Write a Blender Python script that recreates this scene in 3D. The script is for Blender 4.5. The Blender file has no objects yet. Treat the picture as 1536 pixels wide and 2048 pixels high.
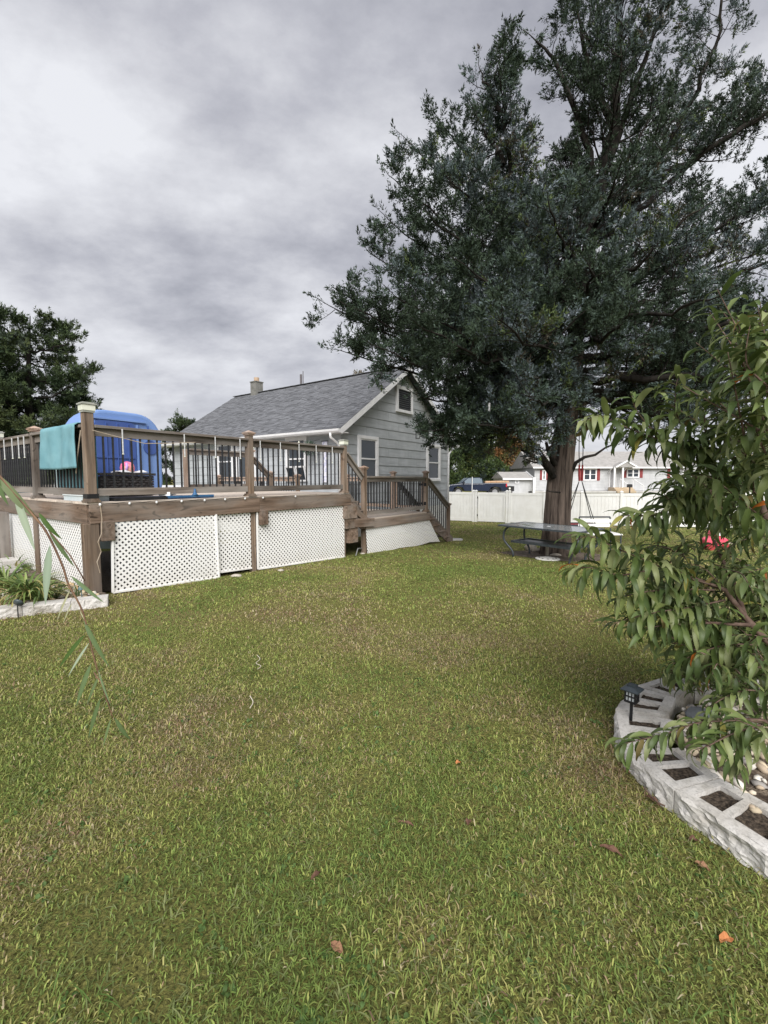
import bpy, bmesh, math, random
import numpy as np
from mathutils import Vector, Matrix, Euler, noise as mnoise
R=math.radians
random.seed(7); rng=np.random.default_rng(7)
S=bpy.context.scene
col=S.collection

# ------------------------------------------------------------------ camera, sky, sun, exposure
CAMH=1.43; FPX=885.0; PITCH=math.atan(66/885)
cam=bpy.data.cameras.new('camera'); camo=bpy.data.objects.new('camera',cam); col.objects.link(camo)
cam.sensor_width=36; cam.sensor_fit='AUTO'; cam.lens=FPX*36/2048
cam.clip_start=.05; cam.clip_end=2500
camo.location=(0,0,CAMH); camo.rotation_euler=(R(90)-PITCH,0,0); S.camera=camo
S.render.resolution_x=768; S.render.resolution_y=1024
S.view_settings.view_transform='Standard'; S.view_settings.look='None'
S.view_settings.gamma=1; S.view_settings.exposure=1.78; S.view_settings.use_curve_mapping=False

SUN_EL=R(40); SUN_AZ=R(178)      # azimuth measured from +Y towards +X: behind the photographer
world=bpy.data.worlds.new('World'); S.world=world; world.use_nodes=True
nt=world.node_tree; N=nt.nodes; Lk=nt.links; N.clear()
def nn(t,**k):
    n=N.new(t)
    for a,b in k.items(): setattr(n,a,b)
    return n
out=nn('ShaderNodeOutputWorld'); bg=nn('ShaderNodeBackground')
sky=nn('ShaderNodeTexSky'); sky.sky_type='NISHITA'; sky.sun_disc=False; sky.sun_elevation=SUN_EL; sky.sun_rotation=SUN_AZ
tc=nn('ShaderNodeTexCoord'); sep=nn('ShaderNodeSeparateXYZ'); Lk.new(tc.outputs['Generated'],sep.inputs[0])
mz=nn('ShaderNodeMath',operation='MAXIMUM'); Lk.new(sep.outputs[2],mz.inputs[0]); mz.inputs[1].default_value=0.0
az=nn('ShaderNodeMath',operation='ADD'); Lk.new(mz.outputs[0],az.inputs[0]); az.inputs[1].default_value=.34
dx=nn('ShaderNodeMath',operation='DIVIDE'); dy=nn('ShaderNodeMath',operation='DIVIDE')
for n,i in ((dx,0),(dy,1)): Lk.new(sep.outputs[i],n.inputs[0]); Lk.new(az.outputs[0],n.inputs[1])
cmb=nn('ShaderNodeCombineXYZ'); Lk.new(dx.outputs[0],cmb.inputs[0]); Lk.new(dy.outputs[0],cmb.inputs[1])
def cloud(rot,scale,loc,ns,det,rough,dist):
    mp=nn('ShaderNodeMapping'); mp.inputs['Rotation'].default_value=(0,0,R(rot)); mp.inputs['Scale'].default_value=scale; mp.inputs['Location'].default_value=loc
    Lk.new(cmb.outputs[0],mp.inputs[0])
    n=nn('ShaderNodeTexNoise'); n.inputs['Scale'].default_value=ns; n.inputs['Detail'].default_value=det; n.inputs['Roughness'].default_value=rough; n.inputs['Distortion'].default_value=dist
    Lk.new(mp.outputs[0],n.inputs['Vector']); return n
n1=cloud(-28,(.8,1.25,1),(3.1,1.7,0),1.15,4,.42,.15)
n2=cloud(-20,(1,1.35,1),(7.3,2.2,4),2.8,8,.58,.0)
m1=nn('ShaderNodeMath',operation='MULTIPLY'); Lk.new(n1.outputs[0],m1.inputs[0]); m1.inputs[1].default_value=.44
m2=nn('ShaderNodeMath',operation='MULTIPLY'); Lk.new(n2.outputs[0],m2.inputs[0]); m2.inputs[1].default_value=.56
ad=nn('ShaderNodeMath',operation='ADD'); Lk.new(m1.outputs[0],ad.inputs[0]); Lk.new(m2.outputs[0],ad.inputs[1])
cr=nn('ShaderNodeValToRGB'); e=cr.color_ramp.elements
e[0].position=.37; e[0].color=(.25,.256,.295,1); e[1].position=.63; e[1].color=(.63,.638,.67,1)
x=e.new(.47); x.color=(.385,.39,.43,1); x=e.new(.53); x.color=(.485,.49,.525,1)
Lk.new(ad.outputs[0],cr.inputs[0])
# the cloud deck brightens a little towards the horizon all round
hz=nn('ShaderNodeMapRange'); Lk.new(mz.outputs[0],hz.inputs[0]); hz.inputs[1].default_value=0; hz.inputs[2].default_value=.35; hz.inputs[3].default_value=.55; hz.inputs[4].default_value=0
mxh=nn('ShaderNodeMixRGB'); Lk.new(hz.outputs[0],mxh.inputs[0]); Lk.new(cr.outputs[0],mxh.inputs[1]); mxh.inputs[2].default_value=(.60,.605,.635,1)
sk=nn('ShaderNodeMixRGB',blend_type='MULTIPLY'); sk.inputs[0].default_value=1; Lk.new(sky.outputs[0],sk.inputs[1]); sk.inputs[2].default_value=(.10,.10,.10,1)
mx=nn('ShaderNodeMixRGB'); mx.inputs[0].default_value=.96; Lk.new(sk.outputs[0],mx.inputs[1]); Lk.new(mxh.outputs[0],mx.inputs[2])
Lk.new(mx.outputs[0],bg.inputs[0]); bg.inputs[1].default_value=.40; Lk.new(bg.outputs[0],out.inputs[0])

sun=bpy.data.lights.new('sun','SUN'); sun.energy=1.5; sun.angle=R(45); sun.color=(1,.975,.945)
suno=bpy.data.objects.new('sun',sun); col.objects.link(suno)
sd=Vector((math.sin(SUN_AZ)*math.cos(SUN_EL),math.cos(SUN_AZ)*math.cos(SUN_EL),math.sin(SUN_EL)))
suno.rotation_euler=(-sd).to_track_quat('-Z','Y').to_euler(); suno.location=(0,-5,20)

# ------------------------------------------------------------------ survey helpers: photo measurements -> world metres
_c,_s=math.cos(PITCH),math.sin(PITCH)
def ray(px,py):
    a=(px-768)/FPX; b=(1024-py)/FPX
    return Vector((a,_c+b*_s,-_s+b*_c))
def onY(px,py,Y):
    v=ray(px,py); t=Y/v[1]; return Vector((v[0]*t,Y,CAMH+v[2]*t))
def onZ(px,py,z):
    v=ray(px,py); t=(z-CAMH)/v[2]; return Vector((v[0]*t,v[1]*t,z))
def g(X,Y):
    f1=min(max(Y-5,0),22); f2=min(max(X,0),10); f3=min(max((Y-28)/17,0),1)
    return -.045*f1-.02*f2+f3*1.15
def gnp(X,Y): return -.045*np.clip(Y-5,0,22)-.02*np.clip(X,0,10)+np.clip((Y-28)/17,0,1)*1.15
def onG(px,py,o=0):
    z=o
    for i in range(12):
        p=onZ(px,py,min(z,CAMH-.2)); z=g(p.x,p.y)+o
    return p
UX=Vector((.5906,.8070,0)); VX=Vector((-.8070,.5906,0)); ZX=Vector((0,0,1))
C0=Vector((-3.55,5.36,0))
def D(s,w,z=0): return C0+UX*s+VX*w+ZX*z
HA=Vector((-1.29,13.4,0))

# ------------------------------------------------------------------ object helpers
W={}
def place(o,parent,M):
    col.objects.link(o); W[o.name]=M
    if parent is not None:
        o.parent=parent; o.matrix_basis=W[parent.name].inverted()@M
    else: o.matrix_basis=M
    return o
def tag(o,label=None,cat=None,group=None,kind=None):
    if label: o['label']=label
    if cat: o['category']=cat
    if group: o['group']=group
    if kind: o['kind']=kind
    return o
def thing(name,label,cat,loc=(0,0,0),rz=0,group=None):
    o=bpy.data.objects.new(name,None); o.empty_display_size=.1
    place(o,None,Matrix.Translation(Vector(loc))@Matrix.Rotation(rz,4,'Z')); return tag(o,label,cat,group)
def frame(c,ax,ay,az):
    M=Matrix.Identity(4)
    for i,a in enumerate((ax,ay,az)):
        for j in range(3): M[j][i]=a[j]
    for j in range(3): M[j][3]=c[j]
    return M
_box={}
def boxmesh(dx,dy,dz,mat,bev=0):
    k=(round(dx,4),round(dy,4),round(dz,4),mat.name,bev)
    if k in _box: return _box[k]
    bm=bmesh.new(); bmesh.ops.create_cube(bm,size=1)
    for v in bm.verts: v.co=Vector((v.co.x*dx,v.co.y*dy,v.co.z*dz))
    if bev: bmesh.ops.bevel(bm,geom=list(bm.edges),offset=bev,segments=1,affect='EDGES')
    me=bpy.data.meshes.new('board'); bm.to_mesh(me); bm.free(); me.materials.append(mat); _box[k]=me; return me
def beam(name,p0,p1,w,h,mat,parent=None,up=ZX,bev=0):
    """square-cut timber from p0 to p1, w wide sideways, h high along up; local X is its length"""
    p0=Vector(p0);p1=Vector(p1); ax=(p1-p0); L=ax.length; ax.normalize()
    up=Vector(up)
    if abs(ax.dot(up))>.99: up=VX
    ay=up.cross(ax).normalized(); az=ax.cross(ay)
    o=bpy.data.objects.new(name,boxmesh(L,w,h,mat,bev))
    return place(o,parent,frame((p0+p1)/2,ax,ay,az))
class MB:
    def __init__(s): s.v=[];s.f=[];s.m=[];s.mi=0
    def add(s,vs,fs):
        b=len(s.v); s.v+= [tuple(x) for x in vs]; s.f+=[tuple(b+i for i in f) for f in fs]; s.m+=[s.mi]*len(fs); return s
    def box(s,c,ax,ay,az,d):
        c=Vector(c);vs=[]
        for k in (-.5,.5):
            for j in (-.5,.5):
                for i in (-.5,.5): vs.append(c+ax*(i*d[0])+ay*(j*d[1])+az*(k*d[2]))
        return s.add(vs,[(0,2,3,1),(4,5,7,6),(0,1,5,4),(2,6,7,3),(0,4,6,2),(1,3,7,5)])
    def abox(s,x0,x1,y0,y1,z0,z1): return s.box(((x0+x1)/2,(y0+y1)/2,(z0+z1)/2),Vector((1,0,0)),Vector((0,1,0)),ZX,(x1-x0,y1-y0,z1-z0))
    def bar(s,p0,p1,w,h,up=ZX):
        p0=Vector(p0);p1=Vector(p1);ax=p1-p0;L=ax.length;ax.normalize()
        up=Vector(up)
        if abs(ax.dot(up))>.99: up=Vector((1,0,0))
        ay=up.cross(ax).normalized(); return s.box((p0+p1)/2,ax,ay,ax.cross(ay),(L,w,h))
    def tube(s,pts,rs,n=8,cap=True,fn=None):
        pts=[Vector(p) for p in pts]
        if not hasattr(rs,'__len__'): rs=[rs]*len(pts)
        vs=[];fs=[];px=None
        for i,p in enumerate(pts):
            t=(pts[min(i+1,len(pts)-1)]-pts[max(i-1,0)]).normalized()
            if px is None:
                px=t.cross(Vector((0,1,0)) if abs(t.y)<.9 else Vector((1,0,0))).normalized()
            px=(px-t*px.dot(t)).normalized(); py=t.cross(px)
            for k in range(n):
                a=2*math.pi*k/n; r=rs[i]*(fn(a,i) if fn else 1)
                vs.append(p+px*(math.cos(a)*r)+py*(math.sin(a)*r))
        for i in range(len(pts)-1):
            for k in range(n):
                a=i*n+k;b=i*n+(k+1)%n; fs.append((a,b,b+n,a+n))
        if cap: fs.append(tuple(reversed(range(n)))); fs.append(tuple((len(pts)-1)*n+k for k in range(n)))
        return s.add(vs,fs)
    def lathe(s,prof,c=(0,0,0),n=16,sx=1,sy=1):
        vs=[];fs=[]
        for r,z in prof:
            for k in range(n):
                a=2*math.pi*k/n; vs.append((c[0]+r*sx*math.cos(a),c[1]+r*sy*math.sin(a),c[2]+z))
        for i in range(len(prof)-1):
            for k in range(n):
                a=i*n+k;b=i*n+(k+1)%n; fs.append((a,b,b+n,a+n))
        fs.append(tuple(reversed(range(n)))); fs.append(tuple((len(prof)-1)*n+k for k in range(n)))
        return s.add(vs,fs)
    def prism(s,poly,d):
        """polygon extruded by vector d"""
        n=len(poly); d=Vector(d); vs=[Vector(p) for p in poly]; vs+= [p+d for p in vs]
        fs=[tuple(range(n)),tuple(reversed(range(n,2*n)))]+[(i,i+n,(i+1)%n+n,(i+1)%n) for i in range(n)]
        s.add(vs,fs)
        return s
    def mesh(s,name,mats,smooth=False,fix=True):
        me=bpy.data.meshes.new(name); me.from_pydata(s.v,[],s.f)
        for m in (mats if isinstance(mats,(list,tuple)) else [mats]): me.materials.append(m)
        if any(s.m): me.polygons.foreach_set('material_index',s.m)
        if fix:
            bm=bmesh.new(); bm.from_mesh(me); bmesh.ops.recalc_face_normals(bm,faces=bm.faces); bm.to_mesh(me); bm.free()
        if smooth: me.polygons.foreach_set('use_smooth',[True]*len(me.polygons))
        return me
    def build(s,name,mats,parent=None,smooth=False,M=None,fix=True):
        """vertices are in world space unless M (the object's own frame) is given"""
        if M is None:
            if parent is not None: M=W[parent.name]
            else: M=Matrix.Identity(4)
            iv=M.inverted(); s.v=[tuple(iv@Vector(v)) for v in s.v] if M!=Matrix.Identity(4) else s.v
        o=bpy.data.objects.new(name,s.mesh(name,mats,smooth,fix)); return place(o,parent,M)
def copy_tree(o,M,parent=None):
    c=o.copy(); col.objects.link(c); W[c.name]=M
    if parent is None: c.matrix_basis=M
    else: c.parent=parent; c.matrix_basis=W[parent.name].inverted()@M
    for ch in o.children:
        copy_tree(ch,M@(W[o.name].inverted()@W[ch.name]),c)
    return c

# ------------------------------------------------------------------ materials
def mat(name,c=(.5,.5,.5),rough=.6,**k):
    m=bpy.data.materials.new(name); m.use_nodes=True; n=m.node_tree.nodes; l=m.node_tree.links
    b=n['Principled BSDF']; b.inputs['Base Color'].default_value=(*c,1); b.inputs['Roughness'].default_value=rough
    b.inputs['Specular IOR Level'].default_value=k.get('spec',.35)
    if 'metal' in k: b.inputs['Metallic'].default_value=k['metal']
    def tcn(scale=(1,1,1),co='Object',rnd=False):
        t=n.new('ShaderNodeTexCoord'); mp=n.new('ShaderNodeMapping'); mp.inputs['Scale'].default_value=scale; l.new(t.outputs[co],mp.inputs[0])
        if rnd:
            oi=n.new('ShaderNodeObjectInfo'); mu=n.new('ShaderNodeMath'); mu.operation='MULTIPLY'; mu.inputs[1].default_value=37; l.new(oi.outputs['Random'],mu.inputs[0])
            cb=n.new('ShaderNodeCombineXYZ')
            for i in range(3): l.new(mu.outputs[0],cb.inputs[i])
            l.new(cb.outputs[0],mp.inputs['Location'])
        return mp
    def noise(scale,det,co,rnd=False,ns=1,rough=.55,dist=0):
        mp=tcn(scale,co,rnd); t=n.new('ShaderNodeTexNoise'); t.inputs['Scale'].default_value=ns; t.inputs['Detail'].default_value=det; t.inputs['Roughness'].default_value=rough; t.inputs['Distortion'].default_value=dist
        l.new(mp.outputs[0],t.inputs['Vector']); return t
    return m,n,l,b,noise
def ramp(n,l,src,stops):
    r=n.new('ShaderNodeValToRGB'); e=r.color_ramp.elements; e[0].position=stops[0][0]; e[0].color=(*stops[0][1],1); e[1].position=stops[-1][0]; e[1].color=(*stops[-1][1],1)
    for p,c in stops[1:-1]: q=e.new(p); q.color=(*c,1)
    l.new(src,r.inputs[0]); return r
def mixc(n,l,f,a,b,mode='MIX'):
    x=n.new('ShaderNodeMixRGB'); x.blend_type=mode
    for i,v in ((0,f),(1,a),(2,b)):
        if hasattr(v,'links'): l.new(v,x.inputs[i])
        elif i==0: x.inputs[0].default_value=v
        else: x.inputs[i].default_value=(*v,1)
    return x.outputs[0]
def bump(n,l,b,src,st,dist=.01):
    bp=n.new('ShaderNodeBump'); bp.inputs['Strength'].default_value=st; bp.inputs['Distance'].default_value=dist; l.new(src,bp.inputs['Height']); l.new(bp.outputs[0],b.inputs['Normal'])
def M_noise(name,c1,c2,scale=8,rough=.7,st=.2,dist=.004,det=5,rnd=False,spec=.3,metal=0,co='Object',aniso=(1,1,1),lo=.35,hi=.65):
    m,n,l,b,noise=mat(name,c1,rough,spec=spec,metal=metal)
    t=noise(tuple(scale*a for a in aniso),det,co,rnd); r=ramp(n,l,t.outputs[0],[(lo,c1),(hi,c2)]); l.new(r.outputs[0],b.inputs['Base Color'])
    if st: 
        t2=noise(tuple(scale*4*a for a in aniso),3,co,rnd); bump(n,l,b,t2.outputs[0],st,dist)
    return m
def M_wood(name,dark,mid,light,grey=(.20,.185,.165),gf=.45,rough=.8):
    m,n,l,b,noise=mat(name,mid,rough,spec=.2)
    t=noise((.9,16,16),7,'Object',True,rough=.65,dist=.5); r=ramp(n,l,t.outputs[0],[(.30,dark),(.48,mid),(.66,light)])
    k=noise((2.2,6,6),2,'Object',True,ns=1.3,dist=2.2); kr=ramp(n,l,k.outputs[0],[(.62,(0,0,0)),(.72,(1,1,1))])
    c=mixc(n,l,kr.outputs[0],r.outputs[0],dark)
    w=noise((1.1,3,3),4,'Object',True); wr=ramp(n,l,w.outputs[0],[(.40,(0,0,0)),(.62,(gf,gf,gf))])
    c2=mixc(n,l,wr.outputs[0],c,grey)
    oi=n.new('ShaderNodeObjectInfo'); h=n.new('ShaderNodeMapRange'); l.new(oi.outputs['Random'],h.inputs[0]); h.inputs[3].default_value=.8; h.inputs[4].default_value=1.2
    mm=n.new('ShaderNodeVectorMath'); mm.operation='SCALE'; l.new(c2,mm.inputs[0]); l.new(h.outputs[0],mm.inputs['Scale'])
    l.new(mm.outputs[0],b.inputs['Base Color']); bump(n,l,b,t.outputs[0],.5,.004); return m
wood=M_wood('weathered_wood',(.05,.034,.024),(.155,.108,.078),(.26,.19,.145),(.24,.215,.19),.6)
woodr=M_wood('weathered_rail_wood',(.05,.040,.033),(.14,.115,.096),(.235,.20,.17),(.26,.24,.22),.75)
woodn=M_wood('newer_wood',(.18,.12,.085),(.33,.24,.18),(.46,.35,.28),(.38,.32,.28),.5)
woodpost=M_wood('post_wood',(.07,.045,.03),(.165,.115,.078),(.27,.195,.14),(.22,.19,.165),.5)
woodc=M_wood('cap_wood',(.20,.125,.09),(.36,.25,.19),(.5,.37,.29),(.34,.29,.25),.5)
deckm=M_wood('pale_deck_board',(.34,.27,.22),(.50,.42,.35),(.60,.53,.46),(.5,.45,.4),.5)
blackm=M_noise('black_metal',(.012,.012,.013),(.03,.03,.032),20,.45,.05,spec=.5)
black2=M_noise('black_plastic',(.012,.012,.013),(.022,.022,.024),12,.5,.05)
whitev=M_noise('white_vinyl',(.80,.80,.785),(.74,.735,.71),3,.45,.02,spec=.4)
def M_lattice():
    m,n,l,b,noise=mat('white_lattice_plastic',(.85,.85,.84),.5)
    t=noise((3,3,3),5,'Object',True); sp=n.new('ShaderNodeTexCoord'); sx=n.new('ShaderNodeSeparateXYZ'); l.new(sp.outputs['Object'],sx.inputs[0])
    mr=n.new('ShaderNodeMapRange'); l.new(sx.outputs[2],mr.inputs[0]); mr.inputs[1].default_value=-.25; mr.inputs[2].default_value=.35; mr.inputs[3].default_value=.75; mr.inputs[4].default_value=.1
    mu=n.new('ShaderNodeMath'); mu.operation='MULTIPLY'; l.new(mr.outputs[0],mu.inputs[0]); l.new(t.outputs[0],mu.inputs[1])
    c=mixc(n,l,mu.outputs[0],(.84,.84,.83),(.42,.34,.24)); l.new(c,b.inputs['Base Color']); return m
lattm=M_lattice()
trimw=M_noise('white_trim_paint',(.80,.80,.80),(.72,.72,.73),5,.45,.03)
concrete=M_noise('split_face_concrete',(.52,.49,.45),(.34,.32,.30),14,.9,.6,.006,6,lo=.3,hi=.7)
def M_block():
    m,n,l,b,noise=mat('concrete_block',(.5,.48,.45),.92,spec=.2)
    t=noise((9,9,9),8,'Object',True,rough=.7); r=ramp(n,l,t.outputs[0],[(.28,(.38,.36,.33)),(.46,(.50,.48,.45)),(.64,(.59,.57,.545))])
    f=noise((90,90,90),3,'Object',True); fr=ramp(n,l,f.outputs[0],[(.33,(.75,.75,.75)),(.5,(1,1,1))])
    st=noise((2.5,2.5,6),5,'Object',True); sr=ramp(n,l,st.outputs[0],[(.5,(1,1,1)),(.68,(.55,.52,.46))])
    c=mixc(n,l,1,r.outputs[0],fr.outputs[0],'MULTIPLY'); c=mixc(n,l,1,c,sr.outputs[0],'MULTIPLY'); l.new(c,b.inputs['Base Color'])
    t2=noise((60,60,60),5,'Object',True); bump(n,l,b,t2.outputs[0],.7,.004); return m
blockm=M_block()
soilm=M_noise('soil',(.03,.022,.016),(.17,.13,.095),70,.95,.9,.012,6,lo=.4,hi=.72)
mulchm=M_noise('bed_soil',(.05,.035,.025),(.20,.16,.12),18,.95,.8,.02,7)
glassd=mat('dark_window_glass',(.03,.04,.05),.06,spec=.6)[0]
def M_siding(name,c1,c2):
    m,n,l,b,noise=mat(name,c1,.75,spec=.25)
    t=noise((1.5,14,14),6,'Object',True); t2=noise((3,1.2,1.2),4,'Object',True)
    r=ramp(n,l,t.outputs[0],[(.3,c1),(.7,c2)]); r2=ramp(n,l,t2.outputs[0],[(.35,(.86,.86,.86)),(.65,(1.0,1.0,1.0))])
    c=mixc(n,l,1,r.outputs[0],r2.outputs[0],'MULTIPLY'); l.new(c,b.inputs['Base Color']); bump(n,l,b,t.outputs[0],.25,.003); return m
sidm=M_siding('grey_siding',(.40,.425,.445),(.50,.525,.545))
shm=M_noise('asphalt_shingle',(.075,.08,.09),(.19,.195,.205),3.3,.92,.4,.004,8,aniso=(1,2.5,2.5),lo=.38,hi=.62)
def M_attr(name,rough=.55,spec=.3,trans=0):
    m,n,l,b,noise=mat(name,(.1,.15,.05),rough,spec=spec)
    a=n.new('ShaderNodeVertexColor'); a.layer_name='Col'; l.new(a.outputs[0],b.inputs['Base Color'])
    if trans:
        o=n['Material Output']; t=n.new('ShaderNodeBsdfTranslucent'); mx=n.new('ShaderNodeMixShader'); mx.inputs[0].default_value=trans
        l.new(a.outputs[0],t.inputs[0]); l.new(b.outputs[0],mx.inputs[1]); l.new(t.outputs[0],mx.inputs[2]); l.new(mx.outputs[0],o.inputs[0])
    return m
leafm=M_attr('leaf_blades',.5,.3,.25); grassm=M_attr('grass_blades',.6,.2,.45); cedarm=M_attr('cedar_foliage',.7,.15,.08)
stonem=M_attr('stone_colours',.85,.2)
def M_bark(name,d,li,sc=(7,7,1.1)):
    m,n,l,b,noise=mat(name,d,.95,spec=.15)
    t=noise(sc,8,'Object',rough=.65,dist=.4); r=ramp(n,l,t.outputs[0],[(.34,d),(.5,tuple((a+b_)/2 for a,b_ in zip(d,li))),(.66,li)]); l.new(r.outputs[0],b.inputs['Base Color'])
    bump(n,l,b,t.outputs[0],1.0,.03); return m
barkm=M_bark('cedar_bark',(.012,.009,.008),(.125,.098,.080),(12,12,.9))
barkd=M_bark('dead_branch_bark',(.008,.007,.006),(.036,.031,.027),(9,9,3))
twigm=M_noise('peach_bark',(.07,.04,.03),(.16,.11,.085),20,.8,.5)

# ------------------------------------------------------------------ ground
def M_lawn():
    m,n,l,b,noise=mat('lawn_ground',(.1,.1,.04),.95,spec=.1)
    a=noise((.55,.55,.55),5,'Object'); ar=ramp(n,l,a.outputs[0],[(.35,(.15,.165,.050)),(.52,(.19,.185,.062)),(.68,(.24,.20,.095))])
    f=noise((75,75,75),7,'Object',rough=.75); fr=ramp(n,l,f.outputs[0],[(.36,(.22,.20,.17)),(.5,(.85,.85,.85)),(.64,(1.7,1.6,1.4))])
    c=mixc(n,l,1,ar.outputs[0],fr.outputs[0],'MULTIPLY')
    s=noise((1.3,1.3,1.3),4,'Object',ns=1); s.inputs['Distortion'].default_value=.6; sr=ramp(n,l,s.outputs[0],[(.63,(0,0,0)),(.72,(.5,.5,.5))])
    c=mixc(n,l,sr.outputs[0],c,(.20,.15,.10)); l.new(c,b.inputs['Base Color']); bump(n,l,b,f.outputs[0],.8,.03); return m
lawnm=M_lawn()
xs=sorted(set([-400,-200,-100,-60,-40,-30]+[round(-24+.5*i,2) for i in range(100)]+[0,10]+[30,40,60,100,200,400]))
ys=sorted(set([-60,-20,-8,-4]+[round(-2+.5*i,2) for i in range(60)]+[28,30,33,36,39,42,45,50,60,80,120,200,500,900]))
mb=MB(); mb.add([(X,Y,g(X,Y)) for Y in ys for X in xs],[(j*len(xs)+i,j*len(xs)+i+1,(j+1)*len(xs)+i+1,(j+1)*len(xs)+i) for j in range(len(ys)-1) for i in range(len(xs)-1)])
go=mb.build('ground',lawnm,smooth=True,fix=False); tag(go,kind='structure')
asph=M_noise('asphalt',(.05,.05,.052),(.08,.08,.08),6,.9,.3)
conc=M_noise('pale_concrete',(.42,.41,.39),(.52,.51,.49),3,.9,.2)
mb=MB(); mb.add([(-60,33.2,g(0,33.2)+.02),(60,33.2,g(10,33.2)+.02),(60,39.5,g(10,39.5)+.03),(-60,39.5,g(0,39.5)+.03)],[(0,1,2,3)]); tag(mb.build('road',asph,fix=False),kind='structure')
mb=MB(); mb.abox(15,40,46.0,47.8,.0,.16); tag(mb.build('concrete_path',conc),kind='structure')
mb=MB(); mb.abox(5,14.5,42.2,46.6,-.5,.0);tag(mb.build('driveway',conc),kind='structure')

# ------------------------------------------------------------------ main deck
def post(parent,s,w,z0,z1,t=.1,m=woodpost,cap='copper',bev=.006,skirt=True,hs=.0):
    o=beam('post',D(s,w,z0),D(s,w,z1),t,t,m,parent,bev=bev)
    c=D(s,w,z1); 
    if cap=='copper':
        k=MB(); k.box(c+ZX*.012,UX,VX,ZX,(t+.025,t+.025,.024)); k.box(c+ZX*.033,UX,VX,ZX,(t+.055,t+.055,.018))
        h=t/2+.035; b=len(k.v); k.add([c+UX*a*h+VX*b_*h+ZX*.0425 for a,b_ in ((-1,-1),(1,-1),(1,1),(-1,1))]+[c+ZX*.085],[(0,1,4),(1,2,4),(2,3,4),(3,0,4),(3,2,1,0)]); k.build('cap',woodc,o)
    elif cap=='solar':
        k=MB(); k.box(c+ZX*.012,UX,VX,ZX,(t+.02,t+.02,.024)); k.box(c+ZX*.10,UX,VX,ZX,(t+.055,t+.055,.016)); k.box(c+ZX*.113,UX,VX,ZX,(t+.02,t+.02,.012)); k.build('cap',capm,o)
        k=MB(); k.box(c+ZX*.056,UX,VX,ZX,(t+.032,t+.032,.066)); k.build('lens',lensm,o)
    if skirt:
        k=MB(); k.box(D(s,w,z0+.012),UX,VX,ZX,(t+.05,t+.05,.024)); k.box(D(s,w,z0+.034),UX,VX,ZX,(t+.028,t+.028,.02)); k.build('base_trim',m,o)
    return o
capm=M_noise('solar_cap_metal',(.42,.42,.38),(.30,.31,.27),10,.45,.05,spec=.5)
lensm=M_noise('frosted_lens',(.62,.64,.52),(.75,.76,.66),8,.3,.02)
def railing(parent,a,b,z,h=.93,gap=.11,dz=0,m=woodr,bm_=blackm,zb=.075,start=.10,inner=0):
    """a,b are (s,w) deck positions of the post centres; z deck level; dz drop to the far end (stairs)"""
    a=Vector((a[0],a[1],0));b=Vector((b[0],b[1],0)); L=(b-a).length; t=(b-a)/L
    def Q(d,zz): 
        p=a+t*d; return D(p.x,p.y,z+zz+dz*(d/L))
    e=.055
    cap=beam('handrail',Q(e,h-.018),Q(L-e,h-.018),.14 if not inner else .1,.036,m,parent,bev=.004)
    top=beam('rail',Q(e,h-.085),Q(L-e,h-.085),.04,.09,m,parent)
    bot=beam('rail',Q(e,zb+.045),Q(L-e,zb+.045),.04,.09,m,parent)
    n=max(1,round((L-.1)/gap)); 
    z0,z1=zb+.06,h-.09
    for i in range(1,n):
        d=.05+(L-.1)*i/n
        beam('baluster',Q(d,z0),Q(d,z1),.019,.019,bm_,bot)
    return bot
deck=thing('wooden_deck','weathered brown raised deck with black balusters and white lattice skirt','deck',D(0,0,0))
ZD=1.15
# boards: the deck is an L, deeper at the left end
nb=36
for i in range(nb):
    w0=-.06+.142*i; s1=4.72 if w0<3.0 else 2.98
    beam('deck_board',D(-.07,w0+.068,ZD-.014),D(s1,w0+.068,ZD-.014),.136,.028,deckm,deck,bev=.003)
# fascia boards
FZ=ZD-.031
beam('fascia_board',D(-.045,-.045,FZ-.115),D(2.45,-.045,FZ-.115),.04,.23,wood,deck,bev=.004)
beam('fascia_board',D(2.453,-.045,FZ-.115),D(4.76,-.045,FZ-.115),.04,.225,wood,deck,bev=.004)
beam('fascia_board',D(-.048,-.022,FZ-.116),D(-.048,2.6,FZ-.116),.04,.23,wood,deck,bev=.004)
beam('fascia_board',D(-.048,2.603,FZ-.116),D(-.048,5.1,FZ-.116),.04,.228,wood,deck,bev=.004)
beam('fascia_board',D(4.74,-.02,FZ-.12),D(4.74,3.05,FZ-.12),.04,.21,wood,deck,bev=.004)
for s in (.6,1.0,1.4,1.8,2.2,2.6,3.0,3.4,3.8,4.2): beam('joist',D(s,.0,FZ-.10),D(s,3.0,FZ-.10),.04,.19,wood,deck)
# beams running back under the joists, ends sticking out below the fascia
for s,dz in ((.14,0),(2.52,0)):
    beam('beam',D(s,-.10,.86-.5*.24+.05),D(s,3.1,.86-.5*.24+.05),.15,.24,wood,deck,bev=.004)
# support posts
for s,w,t in ((-.02,.02,.15),(2.36,.04,.09),(4.62,.05,.10)): beam('support_post',D(s,w,g(*D(s,w).xy)-.1),D(s,w,FZ-.23),t,t*1.0,woodpost,deck,bev=.006)
for s,w,t in ((0,1.85,.13),(0,3.7,.13),(2.3,2.9,.1),(4.6,2.9,.1),(2.9,4.9,.1)): beam('support_post',D(s,w,g(*D(s,w).xy)-.1),D(s,w,FZ-.23),t,t,woodpost,deck,bev=.006)
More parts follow.
